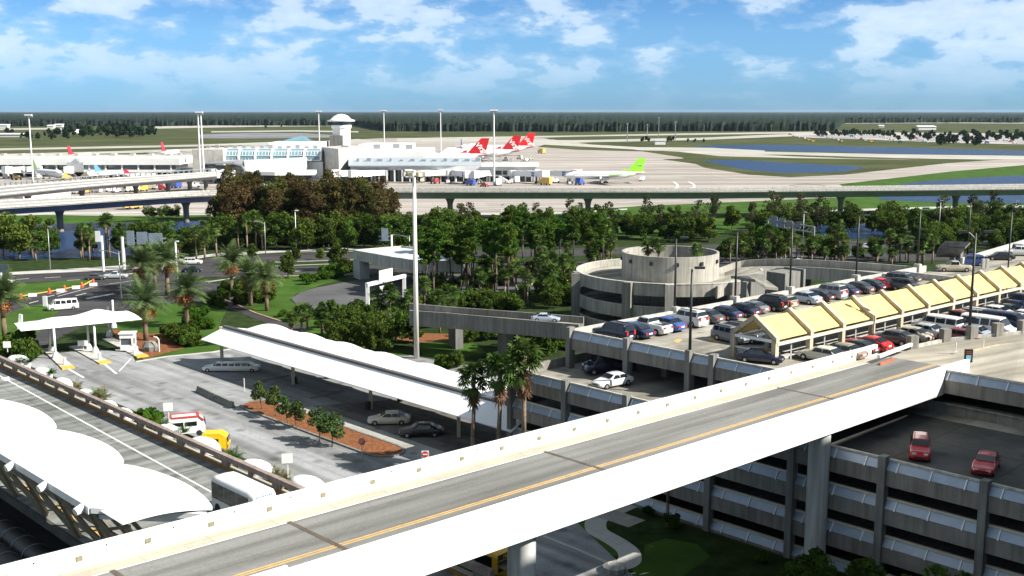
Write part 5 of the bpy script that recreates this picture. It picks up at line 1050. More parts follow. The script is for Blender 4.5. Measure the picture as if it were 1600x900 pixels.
b = G(210, 557); m = M(); m.tube(b, (b[0], b[1], 1.1), .16, n=8); m.beam((b[0], b[1], .9), (b[0]-3, b[1]+.3, 1.0), .1); solo(m, 'barrier_gate', white_met, 'white lane barrier with its arm across, in front of the ticket booth', 'barrier')
b = G(249, 550); m = M(); m.chain([b, (b[0], b[1], 2.0), (b[0]-.3, b[1], 2.4), (b[0]-.8, b[1], 2.5)], [.1, .1, .1, .08], 8); solo(m, 'hooped_post', white_met, 'white bent-over post on the mulch right of the booth', 'post')
m = M(); b = G(235, 548); m.lathe([(1.1, 0), (1.3, .8), (.8, 1.5), (0, 1.7)], b, 9); solo(m, 'boulder', conc_grey, 'grey boulder beside the hooped white post', 'rock')
for i, px in enumerate((33, 77, 101, 128, 146)):
    b = G(px, (467, 458.5, 454, 449, 444)[i]); m = M(); m.lathe([(.28, 0), (.26, .9), (.14, 1.15), (0, 1.2)], b, 8); m.ob(b, .7, .7, 0, .08); solo(m, 'traffic_drum', orange, 'orange traffic drum on the yellow-kerbed island, %s' % ('nearest the left edge', 'second from the left', 'middle one', 'second from the right', 'rightmost')[i], 'traffic cone')
    if i < 4: b = G(px+18, (463.5, 456.5, 451.5, 447)[i]); m = M(); m.ob(b, 1.6, .5, 0, .7, .3); solo(m, 'water_barrier', white_met, 'low white barrier block between orange drums, number %s from the left' % ('one', 'two', 'three', 'four')[i], 'barrier')
b = G(71, 480); m = M(); m.ob(b, .8, .3, .2, 2.2); m.tube(b, (b[0], b[1], .3), .1, n=6); solo(m, 'notice_box', white_met, 'white upright notice box on the grass left of the white van', 'sign')
m = M(); b = G(4, 455); m.beam(b, (b[0], b[1], 4), .25); solo(m, 'short_pylon', white_met, 'white leaning pylon at the left frame edge', 'post')
m = M(); b = G(9, 450); m.ob(b, 1.8, .2, 2.0, 5.2); m.ob((b[0]-.6, b[1]), .2, .2, 0, 2); solo(m, 'road_sign', signdark, 'dark back of a road sign at the left frame edge', 'sign')
line('lane_marking', [(101, 573), (131, 590)], .35, wline, .066); line('lane_marking', [(160, 566), (182, 584)], .35, wline, .066); line('lane_marking', [(186, 580), (205, 560)], .2, wline, .067)

# ================================================================ LONG WHITE CANOPY
t = thing('long_canopy', 'very long white canopy with scalloped fabric humps running down to the garage', 'canopy', W(84, -95))
V0, V1 = -143.0+0, -81.9
ve = UV(G(315, 530, 4.0))[1]; vr = UV(G(352, 511, 5.6))[1]
m = M(); m.add([W(79.1, ve, 4.0), W(79.1, V1, 4.0), W(82.3, V1, 5.6), W(82.3, vr, 5.6)], [(0, 1, 2, 3)]); m.add([W(79.1, ve, 3.92), W(79.1, V1, 3.92), W(82.3, V1, 5.5), W(82.3, vr, 5.5)], [(3, 2, 1, 0)]); m.build('sloping_panel', white_fab, t)
bay = (V1-vr-3.5)/7.0
def hump(s, q):
    v = vr+3.5+(V1-vr-3.5)*s; k = abs(math.sin(PI*(v-vr-3.5)/bay))**.6; u = 82.7+7.6*q; z = 5.55+(.1+1.3*k)*math.sin(PI*min(1, q*1.15+.02))-1.2*q*(1-.5*k); return W(u, v, z)
m = M(); m.grid(hump, 126, 12); m.add([W(82.7, vr, 5.6), W(82.7, vr+3.5, 5.6), W(89.5, vr+3.5, 4.5), W(87.5, vr+2, 4.5)], [(0, 1, 2, 3)]); m.build('scalloped_fabric', white_fab, t, True)
m = M(); m.beam(W(82.5, vr-.2, 5.7), W(82.5, V1, 5.7), .62, .34); m.build('ridge_gutter', mat('grey_gutter', (.10, .09, .085), .6, .1, 1), t)
for k in range(1, 7):
    m = M(); pts_ = [Vector(hump(k/7.0, q/8))+Vector((0, 0, .05)) for q in range(9)]
    for a, b2 in zip(pts_, pts_[1:]): m.beam(a, b2, .12, .05)
    m.build('fabric_seam', grey_met, t)
m = M()
for k in range(8): v = vr+3.5+bay*k; m.beam(W(82.5, v, 5.4), W(90.2, v, 4.2), .14)
m.build('rib', white_met, t)
for px, py in ((354, 564), (452, 602), (568, 642), (706, 686)):
    u, v = UV(G(px, py)); m = M(); m.beam(W(82.5, v, 0), W(82.5, v, 5.5), .42); m.build('post', beige_met, t)
    m = M(); m.beam(W(82.5, v, 4.4), W(79.5, v, 4.05), .14, .2); m.build('bracket', beige_met, t)
for px, py, lb in ((458, 600, 'dark litter bin at the second canopy post'), (572, 640, 'dark litter bin at the third canopy post'), (508, 592, 'dark bin deep under the middle of the canopy'), (622, 628, 'dark bin deep under the right part of the canopy')): m = M(); b = G(px+3, py); m.lathe([(.35, 0), (.4, 1.0), (.3, 1.15), (0, 1.2)], b, 10); solo(m, 'litter_bin', dark_met, lb, 'bin')
for k, (px, py) in enumerate(((510, 618), (555, 634), (428, 592), (640, 672))): u, v = UV(G(px, py)); m = M(); m.uvb(u-2.5, u+2.5, v-.1, v+.1, 0, .14); struct(m, 'wheel_stop', conc_grey)
# planter island with young oaks
def isl(u0, u1, v0, v1, r, n=8):
    o = []
    for k in range(n+1): a = PI+k*PI/n; o.append(W((u0+u1)/2+(u1-u0)/2*math.cos(a), v0+r*math.sin(a)))
    for k in range(n+1): a = k*PI/n; o.append(W((u0+u1)/2+(u1-u0)/2*math.cos(a), v1+r*math.sin(a)))
    return o
ua, va = UV(G(425, 671)); ub, vb = UV(G(480, 655)); v0 = UV(G(378, 634))[1]+2; v1 = UV(G(575, 722))[1]-2
pl = isl(70.6, 75.0, v0, v1, 2.6); struct(M().prism([p[:2] for p in pl], 0, .16), 'planter_island', mulch); curb([p[:2]+(0,) for p in pl+[pl[0]]], conc_grey, .22, .3)
for k, (px, py) in enumerate(((410, 641), (432, 652), (450, 663), (464, 672), (499, 690), (519, 699))): put(PT, px, py, 'young oak on the mulch island, %s counting from the concrete barrier' % ('first', 'second', 'third', 'fourth', 'fifth', 'sixth and last')[k], 'tree', None, rnd(.9, 1.12) if k < 4 else 1.05)
for k, (a, b2) in enumerate((((309, 612), (336, 625)), ((337, 625.5), (365, 638)))):
    a3 = Vector(G(*a)); b3 = Vector(G(*b2)); d = (b3-a3).normalized(); nn = Vector((-d.y, d.x, 0)); m = M(); pr = [(.32, 0), (.32, .15), (.14, .45), (.1, .85), (-.1, .85), (-.14, .45), (-.32, .15), (-.32, 0)]; vs = [a3+nn*x+Vector((0, 0, z)) for x, z in pr]+[b3+nn*x+Vector((0, 0, z)) for x, z in pr]
    m.add(vs, [(i, (i+1) % 8, (i+1) % 8+8, i+8) for i in range(8)]+[list(range(8)), list(range(15, 7, -1))]); solo(m, 'concrete_barrier', conc_grey, ('left', 'right')[k]+' one of two dark concrete barrier blocks at the mulch island tip', 'barrier')
b = G(382, 612); m = M(); m.tube(b, (b[0], b[1], 1.9), .07, n=6); solo(m, 'thin_post', cream, 'thin bare post beside the first young oak', 'post')
def roundsign(px, py, h, lb, face, back=True):
    b = Vector(G(px, py)); t = thing('road_sign', lb, 'road sign', tuple(b)); m = M(); m.tube(b, b+Vector((0, 0, h)), .05, n=6); m.build('post', grey_met, t); return b, t
b, t = roundsign(566, 722, 2.7, 'red stop sign seen side-on at the end of the mulch island', None)
m = M(); n8 = [(b.x+.42*math.cos(PI/8+k*PI/4), b.y-.08, 2.35+.42*math.sin(PI/8+k*PI/4)) for k in range(8)]; m.add(n8+[(p[0], p[1]+.04, p[2]) for p in n8], [list(range(8)), list(range(15, 7, -1))]+[(i, (i+1) % 8, (i+1) % 8+8, i+8) for i in range(8)]); m.build('sign_plate', mat('sign_brown_back', (.16, .05, .05), .5, .2, 2), t)
b, t = roundsign(667, 760, 2.9, 'square white no-entry sign with a red disc just behind the bridge parapet', None); h = 2.75; 
b2_ = Vector(G(665, 749, 0)); t.location = b2_
m = M(); m.box(-.38, .38, -.1, -.06, h-.38, h+.38); o = m.build('sign_plate', white_met); o.parent = t; m = M(); m.tube((0, -.14, h), (0, -.101, h), .33, n=24); o = m.build('red_disc', redp); o.parent = t; m = M(); m.box(-.24, .24, -.17, -.141, h-.06, h+.06); o = m.build('white_bar', white_met); o.parent = t
S('drain_cover', P([(586, 688), (596, 686.5), (600, 692), (589, 694)]), .066, dark_met)
# ================================================================ LEFT UPPER ROADWAY
ZR = 5.3
m = M(); m.uvb(32.0, 49.4, -170, -30, 4.75, ZR); struct(m, 'upper_road', road_m); m = M(); m.uvb(31.7, 31.99, -170, -30, 4.6, ZR-.02); struct(m, 'road_edge_shade', mat('shade_dark_concrete', (.06, .058, .05), .9, .4, .5))  # dark strip over the slab side paints in the shade beneath the canopy
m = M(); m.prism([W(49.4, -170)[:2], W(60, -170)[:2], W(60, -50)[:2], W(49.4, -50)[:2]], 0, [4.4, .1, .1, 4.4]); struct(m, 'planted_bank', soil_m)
S('white_lane_line', [W(48.0, -170), W(48.2, -170), W(43.95, -60), W(43.75, -60)], ZR+.006, wline)
S('yellow_lane_line', [W(33.6, -170), W(33.9, -170), W(33.8, -50), W(33.5, -50)], ZR+.006, yline)
S('road_arrow', P([(4, 589), (8, 590), (14, 588), (16, 594), (8, 595), (2, 592)], ZR), ZR+.007, wline)
m = M(); m.beam(W(40, -90.5, ZR+.004), W(48.6, -90.5, ZR+.004), .12, .008); struct(m, 'expansion_joint', dark_met)
# the beam-and-post parapet
t = thing('roadside_parapet', 'weathered brown-grey concrete parapet with rectangular openings, orange-stained foot along the left roadway', 'parapet', W(48.8, -95, ZR))
t['label'] = 'weathered brown concrete parapet with rectangular openings and an orange-stained foot, left roadway'
m = M(); m.uvb(48.6, 49.1, -150, -52.5, ZR+.92, ZR+1.4); m.build('top_beam', concrete('weathered_beam', (.30, .24, .21)), t)
m = M(); m.uvb(48.6, 49.1, -150, -52.5, ZR, ZR+.36); m.build('foot_beam', brownp, t)
m = M(); m.uvb(48.7, 49.08, -150, -52.5, ZR+.36, ZR+.44); m.build('foot_ledge', walk2_m, t)
m = M(); v = -150; k = 0
while v < -52.5: m.uvb(48.66, 49.06, v, v+(1.3 if k % 2 == 0 else .6), ZR+.36, ZR+.92); v += 4.7 if k % 2 == 0 else 4.0; k += 1
m.each('baluster', concrete('weathered_post', (.26, .21, .19)), t)
# domes and plants behind it
dome_px = [(-20, 548), (28, 558), (66, 577), (98, 594), (134, 612), (168, 630), (192, 642), (262, 668), (318, 690), (400, 726), (480, 752)]
for i, (px, py) in enumerate(dome_px):
    b = G(px, py+5, 2.9); t = thing('planter_dome', 'smooth white domed planter behind the roadside parapet, %s' % ('off the left edge', 'nearest the left edge', 'second from the left', 'third from the left', 'fourth from the left', 'fifth from the left', 'sixth from the left', 'just before the red-striped van', 'just before the yellow van', 'below the yellow van', 'lowest one by the bridge')[i], 'planter', b)
    big = 1.35 if i in (1, 8, 9, 10) else 1.0
    def dome(s, q, b=b, big=big):
        a = s*2*PI; r = math.cos(q*PI/2)**.6; x = 1.9*big*r*math.cos(a); y = 1.15*big*r*math.sin(a); ca, sa = math.cos(ANGV), math.sin(ANGV); return (b[0]+x*ca-y*sa, b[1]+x*sa+y*ca, b[2]-.6+1.25*math.sin(q*PI/2))
    m = M(); m.grid(dome, 24, 7); m.build('dome', white_fab, t, True); m = M(); ca, sa = math.cos(ANGV), math.sin(ANGV); m.prism([(b[0]+1.85*big*math.cos(k*PI/8)*ca-1.1*big*math.sin(k*PI/8)*sa, b[1]+1.85*big*math.cos(k*PI/8)*sa+1.1*big*math.sin(k*PI/8)*ca) for k in range(16)], b[2]-2.6, b[2]-.62); m.build('plinth', conc_pale, t)
for px, py, k, s in ((30, 566, 0, .6), (45, 566, 0, .7), (80, 584, 0, .6), (121, 606, 1, .85), (160, 622, 1, 1.0), (152, 618, 0, .7), (240, 664, 0, 1.0), (250, 668, 0, .8), (288, 676, 0, .6), (358, 712, 1, .8), (366, 716, 0, .7), (430, 742, 1, .7), (445, 748, 1, .7)):
    if px == 240: 
        for _ in range(3): put(BU[0], px+rnd(-8, 8), py-4, 'leafy green bush behind the parapet beside the blank white sign', 'bush', 'leafy bush by the blank sign', 1.0, uv=G(px+rnd(-8, 8), py-2+rnd(-3, 3), 2.4))
    put(SP[k], px, py, 'feathery shrub between the white domes behind the parapet', 'plant', 'feathery shrubs between the domes', s, uv=G(px, py, 3.0))
def plainsign(px, py, z, hh, lb):
    b = Vector(G(px, py, z)); t = thing('blank_sign', lb, 'sign', tuple(b)); m = M(); m.beam(b, b+Vector((0, 0, hh)), .09); m.build('post', white_met, t); m = M(); m.ob((b.x, b.y-.08), 1.05, .05, b.z+hh-.35, b.z+hh+.6, .15); m.build('panel', white_met, t)
plainsign(264, 660, 3.2, 1.7, 'blank white sign on a post beside the red-striped van'); plainsign(450, 746, 3.2, 1.8, 'blank white sign on a post near the bottom end of the parapet'); plainsign(12, 550, 3.2, 1.0, 'blank white sign on a post near the left frame edge')
# two small vans partly hidden behind the domes
def minivan(lb, px, py, col, red, dx, ln, z=2.2, rot=0.0):
    b = G(px, py, z); t = thing('shuttle_van', lb, 'van', b); m = M(); x0, x1 = -ln/2, ln/2; w2 = 1.0
    pr = [(x0, .4), (x1-.1, .4), (x1, 1.0), (x1-.25, 1.9), (x1-.8, 2.3), (x0+.5, 2.3), (x0, 1.6)]
    vs = [(x, -w2*(1 if z_ < 1.7 else .86), z_) for x, z_ in pr]+[(x, w2*(1 if z_ < 1.7 else .86), z_) for x, z_ in pr]; n = len(pr); m.add(vs, [list(range(n)), list(range(2*n-1, n-1, -1))]+[(i, i+n, (i+1) % n+n, (i+1) % n) for i in range(n)]); o = m.build('body', col); o.parent = t
    if red:
        m = M()
        for s in (-1, 1): m.beam((x0+.6, s*.8, 2.3), (x1-.8, s*.8, 2.3), .28, .14); m.beam((x1-.8, s*.8, 2.31), (x1-.2, s*.88, 1.8), .26, .12)
        m.beam((x1-.8, -.85, 2.32), (x1-.8, .85, 2.32), .26, .12); m.beam((x0+.6, -.85, 2.32), (x0+.6, .85, 2.32), .2, .12); o = m.build('red_roof_stripe', redp); o.parent = t
    m = M()
    for s in (-1, 1):
        for a0, a1 in ((x0+.5, -.3), (-.1, x1-1.0)): m.box(a0, a1, s*.97-.02, s*.97+.02, 1.25, 1.75)
    m.box(x1-.12, x1-.02, -.75, .75, 1.2, 1.8); o = m.build('window', glass); o.parent = t
    m = M()
    for x in (x0+.8, x1-.8):
        for s in (-1, 1): o = M().tube((x, s*.8, .35), (x, s*1.02, .35), .35, n=12).build('wheel', black); o.parent = t
    t.rotation_euler = (0, 0, rot); return t
minivan('white van with a red-striped roof edge poking up behind the parapet', 291, 679, white_met, True, 0, 4.4, .9, ANGV+1.15)
minivan('yellow van with a bright yellow roof poking up behind the parapet', 336, 706, mat('taxi_yellow', (.80, .50, .01), .35, .04, 1), False, 0, 3.2, .5, ANGV+.9)
# shuttle bus on the roadway
t = thing('shuttle_bus', 'white shuttle bus with a dark side window driving on the left roadway behind the bridge', 'bus', W(43.7, -76.7, ZR))
BX = M()
def bus(t, col, L_, Wd, H_, wins=True, face='front'):
    h = L_/2; w2 = Wd/2
    def f(s, q):
        x = -h+L_*s; e = 1-.1*max(0, (abs(s-.5)-.42)/.08)**2; a = q*PI
        pts = [(w2, .35), (w2, 1.2), (w2*.99, H_-.45), (w2*.93, H_-.14), (w2*.7, H_), (0, H_+.06), (-w2*.7, H_), (-w2*.93, H_-.14), (-w2*.99, H_-.45), (-w2, 1.2), (-w2, .35)]
        i = min(9, int(q*10)); k = q*10-i; p, r = pts[i], pts[i+1]; y, z = p[0]+(r[0]-p[0])*k, p[1]+(r[1]-p[1])*k
        return (x, y*e, .35+(z-.35)*(1-.06*max(0, (abs(s-.5)-.42)/.08)**2))
    m = M(); m.grid(f, 16, 10); m.add([f(0, q/10) for q in range(11)], [list(range(11))]); m.add([f(1, q/10) for q in range(11)], [list(range(10, -1, -1))]); o = m.build('body', col, None, True); o.parent = t
    m = M()
    for s in (-1, 1):
        for k in range(3): a = -h+.4+k*(L_-.8)/3; m.box(a, a+(L_-.8)/3-.12, s*(w2+.012)-.02, s*(w2+.012)+.02, 1.25, H_-.42)
    for s in (-1, 1): m.box(s*(h-.02)-.03, s*(h-.02)+.03, -w2*.82, w2*.82, 1.5, H_-.75)
    o = m.build('window', glass); o.parent = t
    m = M()
    for x in (-h+1.2, h-1.3):
        for s in (-1, 1): o = M().tube((x, s*(w2-.3), .45), (x, s*(w2+.02), .45), .45, n=14).build('wheel', black); o.parent = t
bus(t, white_met, 6.6, 2.35, 3.0); t.rotation_euler = (0, 0, ANGV)
m = M()
for k, a in enumerate((-.72, -.58, -.4, -.2, -.05, .12, .3, .46, .62)): m.box(3.27, 3.31, a-.05, a+.05, 2.58, 2.58+(.16 if k % 3 else .12))
o = m.build('blue_front_lettering', bluep); o.parent = t
m = M(); m.box(3.2, 3.42, -1, 1, .4, .7); o = m.build('bumper', grey_met); o.parent = t
# the big scalloped curbside canopies
t = thing('curbside_canopy', 'huge white scalloped fabric canopy on a steel truss at the lower left', 'canopy', W(32, -80, ZR))
CV = [-151.0, -137.5, -122.5, -107.0, -92.9, -79.8, -66.0]
def big(s, q):
    n = len(CV)-1; f = s*n; i = min(n-1, int(f)); k = f-i; v = CV[i]+(CV[i+1]-CV[i])*k; hh = math.sin(PI*k)
    ur = 35.2+(1.35*hh**.7); u = 29.6+(ur-29.6)*q; z = 11+.3*math.sin(PI*q)+hh**.9*(.75*math.sin(PI*q)**.8)
    return W(u, v-.5*(1-q)*3.2, z)
m = M(); m.grid(big, 144, 16); m.build('fabric_roof', white_fab, t, True)
m = M(); m.beam(W(29.3, -154, 11), W(29.3, -71.8, 11), .55, .55); m.beam(W(29.3, -71.8, 11), W(34.6, -65.8, 10.8), .4, .4); m.beam(W(29.9, -72.0, 10.3), W(34.9, -66.4, 10.2), .3, .3); m.build('edge_beam', white_met, t)
m = M(); ca = lambda v: W(29.1, v, 10.8)
v = -150
while v < -71: m.tube(W(29.0, v, 11.0), W(28.4, v+.1, 10.85), .34, .28, 10); v += 6.45
m.each('cable_anchor', white_met, t)
m = M(); v = -98.2
while v < -71:
    for dv in (-2.9, 2.9):
        m.beam(W(29.4, v, 10.8), W(32.3, v+dv, ZR), .30); m.beam(W(31.0, v+dv*.3, 10.9), W(34.6, v+dv, ZR), .26); m.beam(W(30.7, v+dv*.45, 8.6), W(32.9, v+dv*.55, 8.2), .2)
    m.beam(W(30.3, v-2.9, 9.2), W(30.3, v+3.5, 9.2), .22); m.beam(W(31.5, v-3.2, 7.0), W(31.5, v+3.2, 7.0), .2); m.beam(W(29.6, v-3, 10.5), W(31.6, v+2.9, 6.8), .2); v += 6.45
m.build('truss_leg', mat('bronze_steel_tube', (.20, .17, .11), .5, .2, 1), t)
for k, p in enumerate((W(30.6, -68.6, 9.6), W(31.0, -67.9, 8.9))): m = M(); m.lathe([(0, -.4), (.33, -.2), (.4, 0), (.33, .2), (0, .4)], p, 12); m.build('globe_lamp', white_met, t, True)
S('lower_road', [W(6, -170), W(52, -170), W(64, -60), W(64, 30), W(6, 30)], .018, asph_b)
for k in range(3):
    u0 = 26.4+k*2.35; t = thing('glazed_vault', 'dark glazed barrel vault roof deep at the lower left, %s' % ('nearest the frame corner', 'middle one', 'closest to the roadway')[k], 'roof', W(u0, -80, 0))
    m = M(); m.grid(lambda s, q: W(u0+1.12*math.cos(PI*(1-q)), -120+62*s, 2.2+.95*math.sin(PI*q)), 24, 10); m.build('glazing', mat('dark_vault_glass', (.02, .026, .03), .45, .3, .5), t, True)
    m = M(); m.uvb(u0-1.12, u0+1.12, -120, -58, 0, 2.2); m.build('wall', dark_met, t)
    for j in range(26):
        m = M()
        for i in range(8): m.beam(W(u0+1.14*math.cos(PI*i/8), -120+j*2.45, 2.2+.98*math.sin(PI*i/8)), W(u0+1.14*math.cos(PI*(i+1)/8), -120+j*2.45, 2.2+.98*math.sin(PI*(i+1)/8)), .06)
        m.build('glazing_bar', grey_met, t)

# ================================================================ GARAGE
def front_level(m_f, m_p, m_r, m_b, u, va, vb, z, fn, posts):
    """fascia band, sloping metal guard panels with fins, top rail"""
    m_f.uvb(u-.55, u-.2, va, vb, z-1.15, z+.12, fn)
    a, b, c, d = fn(u-.55, va, z+.16), fn(u-.55, vb, z+.16), fn(u-.1, vb, z+.86), fn(u-.1, va, z+.86)
    q = lambda p, dx: (p[0]+.06*.719, p[1]+.06*.695, p[2]-.02)
    m_p.hexa([a, b, q(b, 0), q(a, 0), d, c, q(c, 0), q(d, 0)])
    m_r.uvb(u-.22, u+.02, va, vb, z+.86, z+1.02, fn)
    v = va+.3
    while v < vb: m_b.hexa([fn(u-.68, v, z+.14), fn(u-.68, v+.1, z+.14), fn(u-.5, v+.1, z+.14), fn(u-.5, v, z+.14), fn(u-.2, v, z+.84), fn(u-.2, v+.1, z+.84), fn(u-.05, v+.1, z+.84), fn(u-.05, v, z+.84)]); v += 2.72
S('lower_deck_shade', [W(82.4, -52.6), W(97.5, -52.6), W(97.5, 29), W(82.4, 29)], 9.706, pave('shade_darkened_deck', (.11, .11, .105), .15, .35, joint=8.2, jcol=.7, ang=ANGU, spots=.3))  # stained deck sheet, darkened to paint in the bay's deep shade
t = thing('parking_garage', 'large multi-level concrete parking garage with stepped roof decks and panelled parapets', 'parking garage', W(110, -60))
m = M(); m.prism([GW(88.3, -81.7)[:2], GW(165, -81.6)[:2], GW(262, -86)[:2], GW(262, -20)[:2], GW(101.5, -20)[:2], GW(99.6, -46)[:2], GW(100.5, -54)[:2], GW(88.3, -53.5)[:2]], 12.3, 13.0); m.build('roof_deck', deck_m, t)
m = M(); m.prism([W(80.2, -82.6)[:2], W(105, -82.6)[:2], W(105, 30)[:2], W(80.2, 30)[:2]], 9.1, 9.7); m.build('lower_roof_deck', deck_m, t)
m = M()
for z in (6.5, 3.3): m.uvb(80.4, 128, -82.4, 30, z-.5, z)
m.uvb(105, 150, -82.4, 30, 9.1, 9.68); m.each('floor_slab', conc_grey, t)
F_, P_, R_, B_ = M(), M(), M(), M()
front_level(F_, P_, R_, B_, 88.3, -81.7, -54.2, 13.0, W, None); front_level(F_, P_, R_, B_, 99.5, -44.0, 30, 13.0, W, None); front_level(F_, P_, R_, B_, 99.5, -82, 30, 9.72, W, None) if False else None
front_level(F_, P_, R_, B_, 80.2, -82.6, 30, 9.7, W, None)
R2 = M()
for z in (6.5, 3.3, .1): front_level(F_, P_, R2, B_, 80.2, -82.6, 30, z, W, None)
F_.each('fascia', conc, t); P_.each('guard_panel', louver, t); R_.each('top_rail', conc_pale, t); R2.each('tube_rail', cream, t); B_.build('panel_fin', white_met, t)
m = M(); m.uvb(99.7, 99.9, -54, 30, 9.7, 10.65); m.uvb(99.4, 100.2, -54, 30, 10.65, 10.8); m.build('inner_guard', conc, t)
for v in (-82.9, -74.9, -66.8, -56.9, -48.4, -40.2, -32.1, -24, -16, -8): m = M(); m.uvb(79.35, 80.15, v, v+.62, 0, 10.95 if v > -82 else 11.2); m.build('facade_post', conc_grey, t)
for v in (-81.9, -73.6, -65.5, -62.6): m = M(); m.uvb(87.45, 88.35, v, v+.6, 9.7, 14.35); m.build('roof_edge_post', conc_grey, t)
m = M()
for u in (92, 108, 124): 
    for v in (-80, -72, -64, -56, -48, -40, -30, -20): m.uvb(u, u+.7, v, v+.7, 0, 12.3 if (u > 100 or v < -55) else 9.1)
m.each('column', conc_grey, t)
# side wall facing the long canopy, with its floors showing
m = M()
for z in (9.7, 6.5, 3.3, .1): m.uvb(80.0, 150, -82.95, -82.65, z-1.1, z+(.95 if z < 9 else 1.0))
m.each('side_spandrel', conc, t)
m = M(); m.prism([GW(88.0, -82.05)[:2], GW(166, -82.05)[:2], GW(166, -81.65)[:2], GW(88.0, -81.65)[:2]], 11.6, 14.0); m.build('far_parapet', conc_pale, t)
m = M(); m.strip([GW(176, -81, 13), GW(200, -84.5, 13), GW(262, -93, 13)], -1, 1.4, .4); m.build('far_parapet', conc_pale, t)
for u in (105.9, 117.6, 129.7, 146.0, 163.5): m = M(); m.prism([GW(u-.35, -82.3)[:2], GW(u+.35, -82.3)[:2], GW(u+.35, -81.3)[:2], GW(u-.35, -81.3)[:2]], 12, 14.5); m.build('lamp_plinth', conc_pale, t)
# kerb strip the side aisle
for a, b2 in ((91, 99), (104, 140)): pass
# bay lines on the roof
m = M()
for u in np.arange(90, 156, 2.72): m.uvb(u, u+.1, -81.0, -76.0, 13.006, 13.008, GW); m.uvb(u+6, u+6.1, -59.4, -54.6, 13.006, 13.008, GW)
struct(m, 'bay_marking', yline)
S('roof_arrow', P([(1052, 533), (1060, 529), (1066, 531), (1060, 536)], 13), 13.008, yline)
S('roof_arrow', P([(1110, 528), (1130, 531), (1122, 535), (1104, 531)], 13), 13.008, yline)
# yellow canopy
t = thing('yellow_canopy', 'long yellow gabled walkway canopy with concrete ribs on the garage roof', 'canopy', GW(120, -61.5, 13))
UB = [93.6+5.98*k for k in range(12)]; rib = concrete('tan_rib_concrete', (.52, .45, .33)); beige_end = concrete('pale_end_concrete', (.5, .49, .45))
for k in range(11):
    a, b2 = UB[k]+.25, UB[k+1]-.25; m = M()
    m.add([GW(a, -59.3, 15.45), GW(b2, -59.3, 15.45), GW(b2, -61.7, 17.25), GW(a, -61.7, 17.25), GW(a, -59.3, 15.35), GW(b2, -59.3, 15.35), GW(b2, -61.7, 17.15), GW(a, -61.7, 17.15)], [(0, 1, 2, 3), (7, 6, 5, 4), (0, 4, 5, 1)])
    m.add([GW(a, -64.1, 15.45), GW(b2, -64.1, 15.45), GW(b2, -61.7, 17.25), GW(a, -61.7, 17.25), GW(a, -64.1, 15.35), GW(b2, -64.1, 15.35), GW(b2, -61.7, 17.15), GW(a, -61.7, 17.15)], [(3, 2, 1, 0), (4, 5, 6, 7)]); m.build('roof_sheet', yellow, t)
for k, u in enumerate(UB):
    m = M(); g = lambda v, z, du=0: GW(u+du, v, z)
    for sg in (-1, 1):
        e = -61.7+sg*2.75
        m.hexa([g(-61.7, 17.2, -.28), g(-61.7, 17.2, .28), g(e, 15.15, .28), g(e, 15.15, -.28), g(-61.7, 17.72, -.28), g(-61.7, 17.72, .28), g(e, 15.7, .28), g(e, 15.7, -.28)])
        m.uvb(u-.28, u+.28, e-.3*(1 if sg > 0 else -1)-.25, e-.3*(1 if sg > 0 else -1)+.25, 13 if k in (0, 11) or True else 14, 15.5, GW)
    m.build('rib', rib, t)
m = M(); m.beam(GW(93.6, -59.1, 15.0), GW(UB[-1], -59.1, 15.0), .28, .28); m.beam(GW(93.6, -64.3, 15.0), GW(UB[-1], -64.3, 15.0), .28, .28); m.build('eave_pipe', cream, t)
m = M(); m.beam(GW(93.5, -59.2, 14.1), GW(93.5, -64, 14.1), .14); m.beam(GW(93.5, -59.2, 15.3), GW(93.5, -64, 15.3), .3)
for k in range(11): m.beam(GW(UB[k]+3, -59.4, 13), GW(UB[k]+3, -59.4, 15), .12)
m.each('rail', white_met, t); m = M(); m.uvb(94, UB[-1], -63.6, -59.9, 13.004, 13.16, GW); m.build('walk_slab', conc_pale, t)
# roof lamps
rl = [((105.9, -81.9), 8.6, 'double'), ((117.8, -81.9), 8.6, 0), ((129.8, -81.9), 8.8, 0), ((146.2, -81.9), 8.8, 0), ((163.6, -81.9), 8.8, 0), ((182, -83), 8.8, 0), ((222.5, -88), 8.4, 0)]
for k, ((u, v), h, q) in enumerate(rl): streetlamp('black lamp pole on the far garage parapet, %s' % ('nearest, by the white pickup', 'second, behind the blue sedans', 'third, before the curved ramp', 'fourth, beside the red coupe', 'fifth, near the end of the parked row', 'sixth, beside the stair shelter', 'farthest, at the white right parapet')[k], GW(u, v, 14.2), None, h, (.9, .9, -.9, 1.1, .9, .9, .7)[k] if k else 1.0, dark_met, .15, 1.0, k in (2,), 'black lamp poles along the garage roof', 'lamp post', ang=.2)
streetlamp('black single-headed lamp pole on the near garage parapet, left of the yellow canopy', W(87.9, -65.2, 14.3), None, 8.2, .75, dark_met, .16, 1.0, ang=0, cat='lamp post')
streetlamp('tallest black lamp pole with a crossbar, in front of the yellow canopy', GW(116.3, -50.7, 14.0), None, 11.2, 1.3, dark_met, .18, 1.0, True, cat='lamp post')
streetlamp('slim black pole rising behind the right end of the canopy', GW(150, -62, 13), None, 12, .6, dark_met, .12, .6, cat='lamp post')
